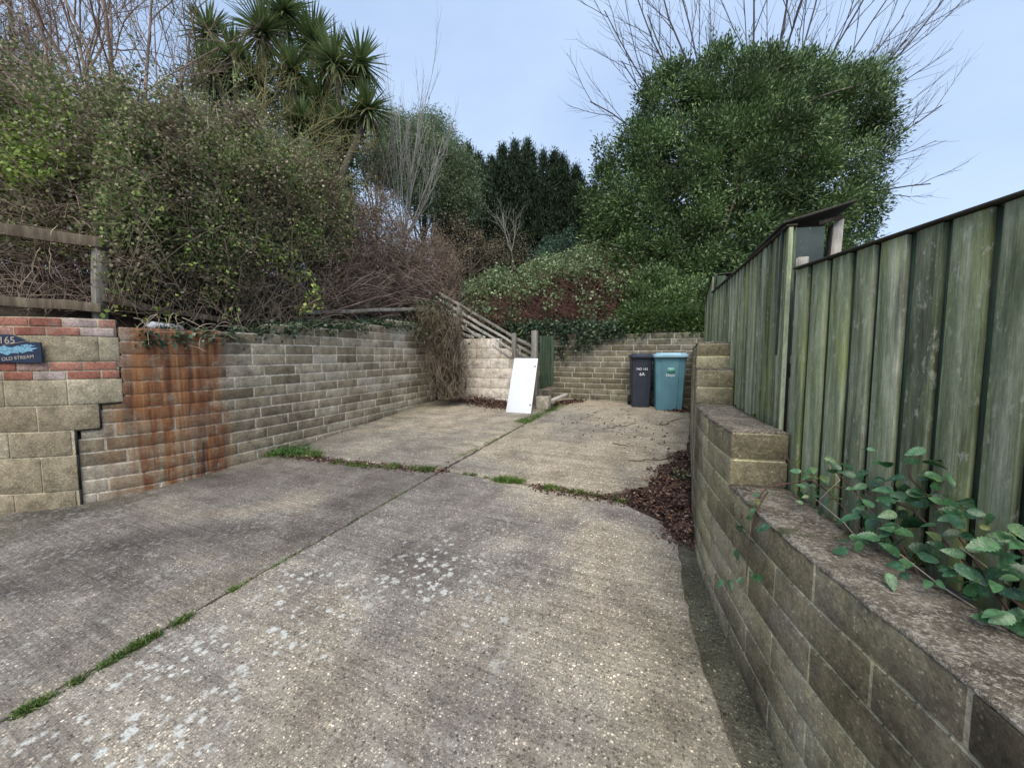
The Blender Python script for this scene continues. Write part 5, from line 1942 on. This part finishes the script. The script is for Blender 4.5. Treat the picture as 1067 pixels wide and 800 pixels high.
def grass(label, segs, mat, name='grass'):
    V = []
    Bs, Ds, Ls = [], [], []
    for (a, b, n, sx, h) in segs:
        a_, b_ = on_ground(*a), on_ground(*b)
        t = rng.uniform(0, 1, n)[:, None]
        # grows in tufts
        nt_ = max(3, int(np.linalg.norm(b_ - a_) / .055))
        slots = np.sort(rng.uniform(0, 1, nt_))
        t = np.clip(slots[(rng.uniform(0, 1, n) ** 1.5 * nt_).astype(int)][:, None] + rng.normal(size=t.shape) * .022, 0, 1)
        P = a_ * (1 - t) + b_ * t + rng.normal(size=(n, 3)) * np.array([sx, sx, 0])
        P[:, 2] = SL * P[:, 1] - .004
        Bs.append(P)
        Ds.append(rng.normal(size=(n, 3)) * np.array([.6, .6, .2]) + np.array([0, 0, .8]))
        Ls.append(np.full(n, h))
    obs = []
    P, D, h = np.concatenate(Bs), np.concatenate(Ds), np.concatenate(Ls)
    n = len(P)
    D = unit(D)
    S_ = unit(np.cross(D, rng.normal(size=(n, 3))))
    l = (h * rng.uniform(.4, 1.3, n))[:, None]
    w_ = .0026
    Vv = np.stack([P - S_ * w_, P + S_ * w_, P + D * l * .6 + S_ * w_ * .8, P + D * l * .6 - S_ * w_ * .8, P + D * l + np.array([0, 0, -.25]) * l, P + D * l + np.array([0, 0, -.25]) * l + S_ * .0006], 1).reshape(-1, 3)
    b = np.arange(n)[:, None] * 6
    F = np.concatenate([np.concatenate([b, b + 1, b + 2, b + 3], 1), np.concatenate([b + 3, b + 2, b + 5, b + 4], 1)])
    return struct(link(name, mesh_np(name, Vv, F, mat)), 'stuff', label)


grass('thin green grass along the lengthwise joint', [((20, 745), (150, 670), 700, .012, .045), ((135, 678), (230, 624), 620, .012, .045), ((232, 622), (245, 613), 260, .01, .03), ((245, 613), (440, 502), 420, .008, .018), ((0, 758), (85, 708), 160, .008, .02), ((245, 613), (330, 565), 120, .008, .018)], L_grass2)
grass('yellowish grass tufts along the cross joint', [((350, 482), (385, 486), 500, .03, .05), ((408, 486), (452, 490), 900, .035, .06), ((470, 492), (500, 495), 160, .02, .03), ((512, 500), (552, 502), 1100, .035, .06), ((570, 508), (650, 522), 1100, .03, .05), ((388, 486), (408, 487), 120, .03, .03), ((500, 496), (512, 498), 60, .02, .02)], L_grass)
grass('green weeds at the foot of the long wall', [((282, 473), (332, 474), 2600, .05, .07), ((452, 488), (475, 478), 250, .015, .03)], L_grass2, 'weeds')
grass('grass growing beside the pale block', [((545, 440), (575, 427), 1500, .07, .07), ((475, 478), (545, 444), 420, .02, .035), ((575, 427), (590, 421), 400, .06, .05)], L_grass)
P = np.array([on_ground(rng.uniform(283, 322), rng.uniform(467, 476)) for _ in range(60)])
P = clumps(P, 22, .035, .3)
P[:, 2] = SL * P[:, 1] + rng.uniform(0, .07, len(P))
struct(link('weeds', leaves_mesh('weeds', P, leaf_mat('weed_leaf', [(0, (.04, .11, .025)), (1, (.12, .24, .06))]), .03, .014)), 'stuff', 'low leafy weeds at the foot of the long wall')

# small plant in the leaf heap
pl = [on_ground(708, 503) + np.array([0, 0, .05]) for _ in range(40)]
wd = empty('seedling', on_ground(708, 503), 'small green seedling poking out of the leaf heap by the right wall', 'plant')
adopt(link('leaves', leaves_mesh('leaves', clumps(np.array(pl[:30]), 2, .045), L_ivy, .04, .02)), wd)
adopt(link('stem', tubes_mesh('stem', stems_from(pl[:4], [p + rng.normal(size=3) * .04 for p in pl[:4]], 4, .002, .001), M_twig, 3)), wd)

# twigs lying on the rear right slab
for (a, b, lab) in (((630, 447), (662, 441), 'short dark twig lying near the middle of the far right slab'), ((690, 443), (712, 436), 'forked dark twig lying before the teal bin'), ((655, 480), (706, 476), 'long thin twig pointing at the leaf heap'), ((638, 462), (660, 466), 'curved thin twig left of the long thin one')):
    p0, p1 = on_ground(*a), on_ground(*b)
    L = stems_from([p0 + np.array([0, 0, .006])], [p1 + np.array([0, 0, .006])], 8, .006, .003, sag=0.05, jit=.5)
    for P, _r in L:
        P[:, 2] = SL * P[:, 1] + .007
    k = L[0][0][4]
    q = k + np.array([.08, .10, 0]); q[2] = SL * q[1] + .012
    L += stems_from([k], [q], 8, .004, .002, sag=0)
    o = link('twig', tubes_mesh('twig', L, M_deadr, 4))
    tag(o, lab, 'twig', 'twigs on the concrete')

# lettering becomes real meshes
bpy.context.view_layer.update()
dg = bpy.context.evaluated_depsgraph_get()
for o in [q for q in bpy.data.objects if q.type == 'FONT']:
    me = bpy.data.meshes.new_from_object(o.evaluated_get(dg))
    n_ = bpy.data.objects.new('t', me)
    COL.objects.link(n_)
    n_.parent = o.parent
    n_.location = o.location
    n_.rotation_euler = o.rotation_euler
    nm_ = o.name
    bpy.data.objects.remove(o)
    n_.name = nm_
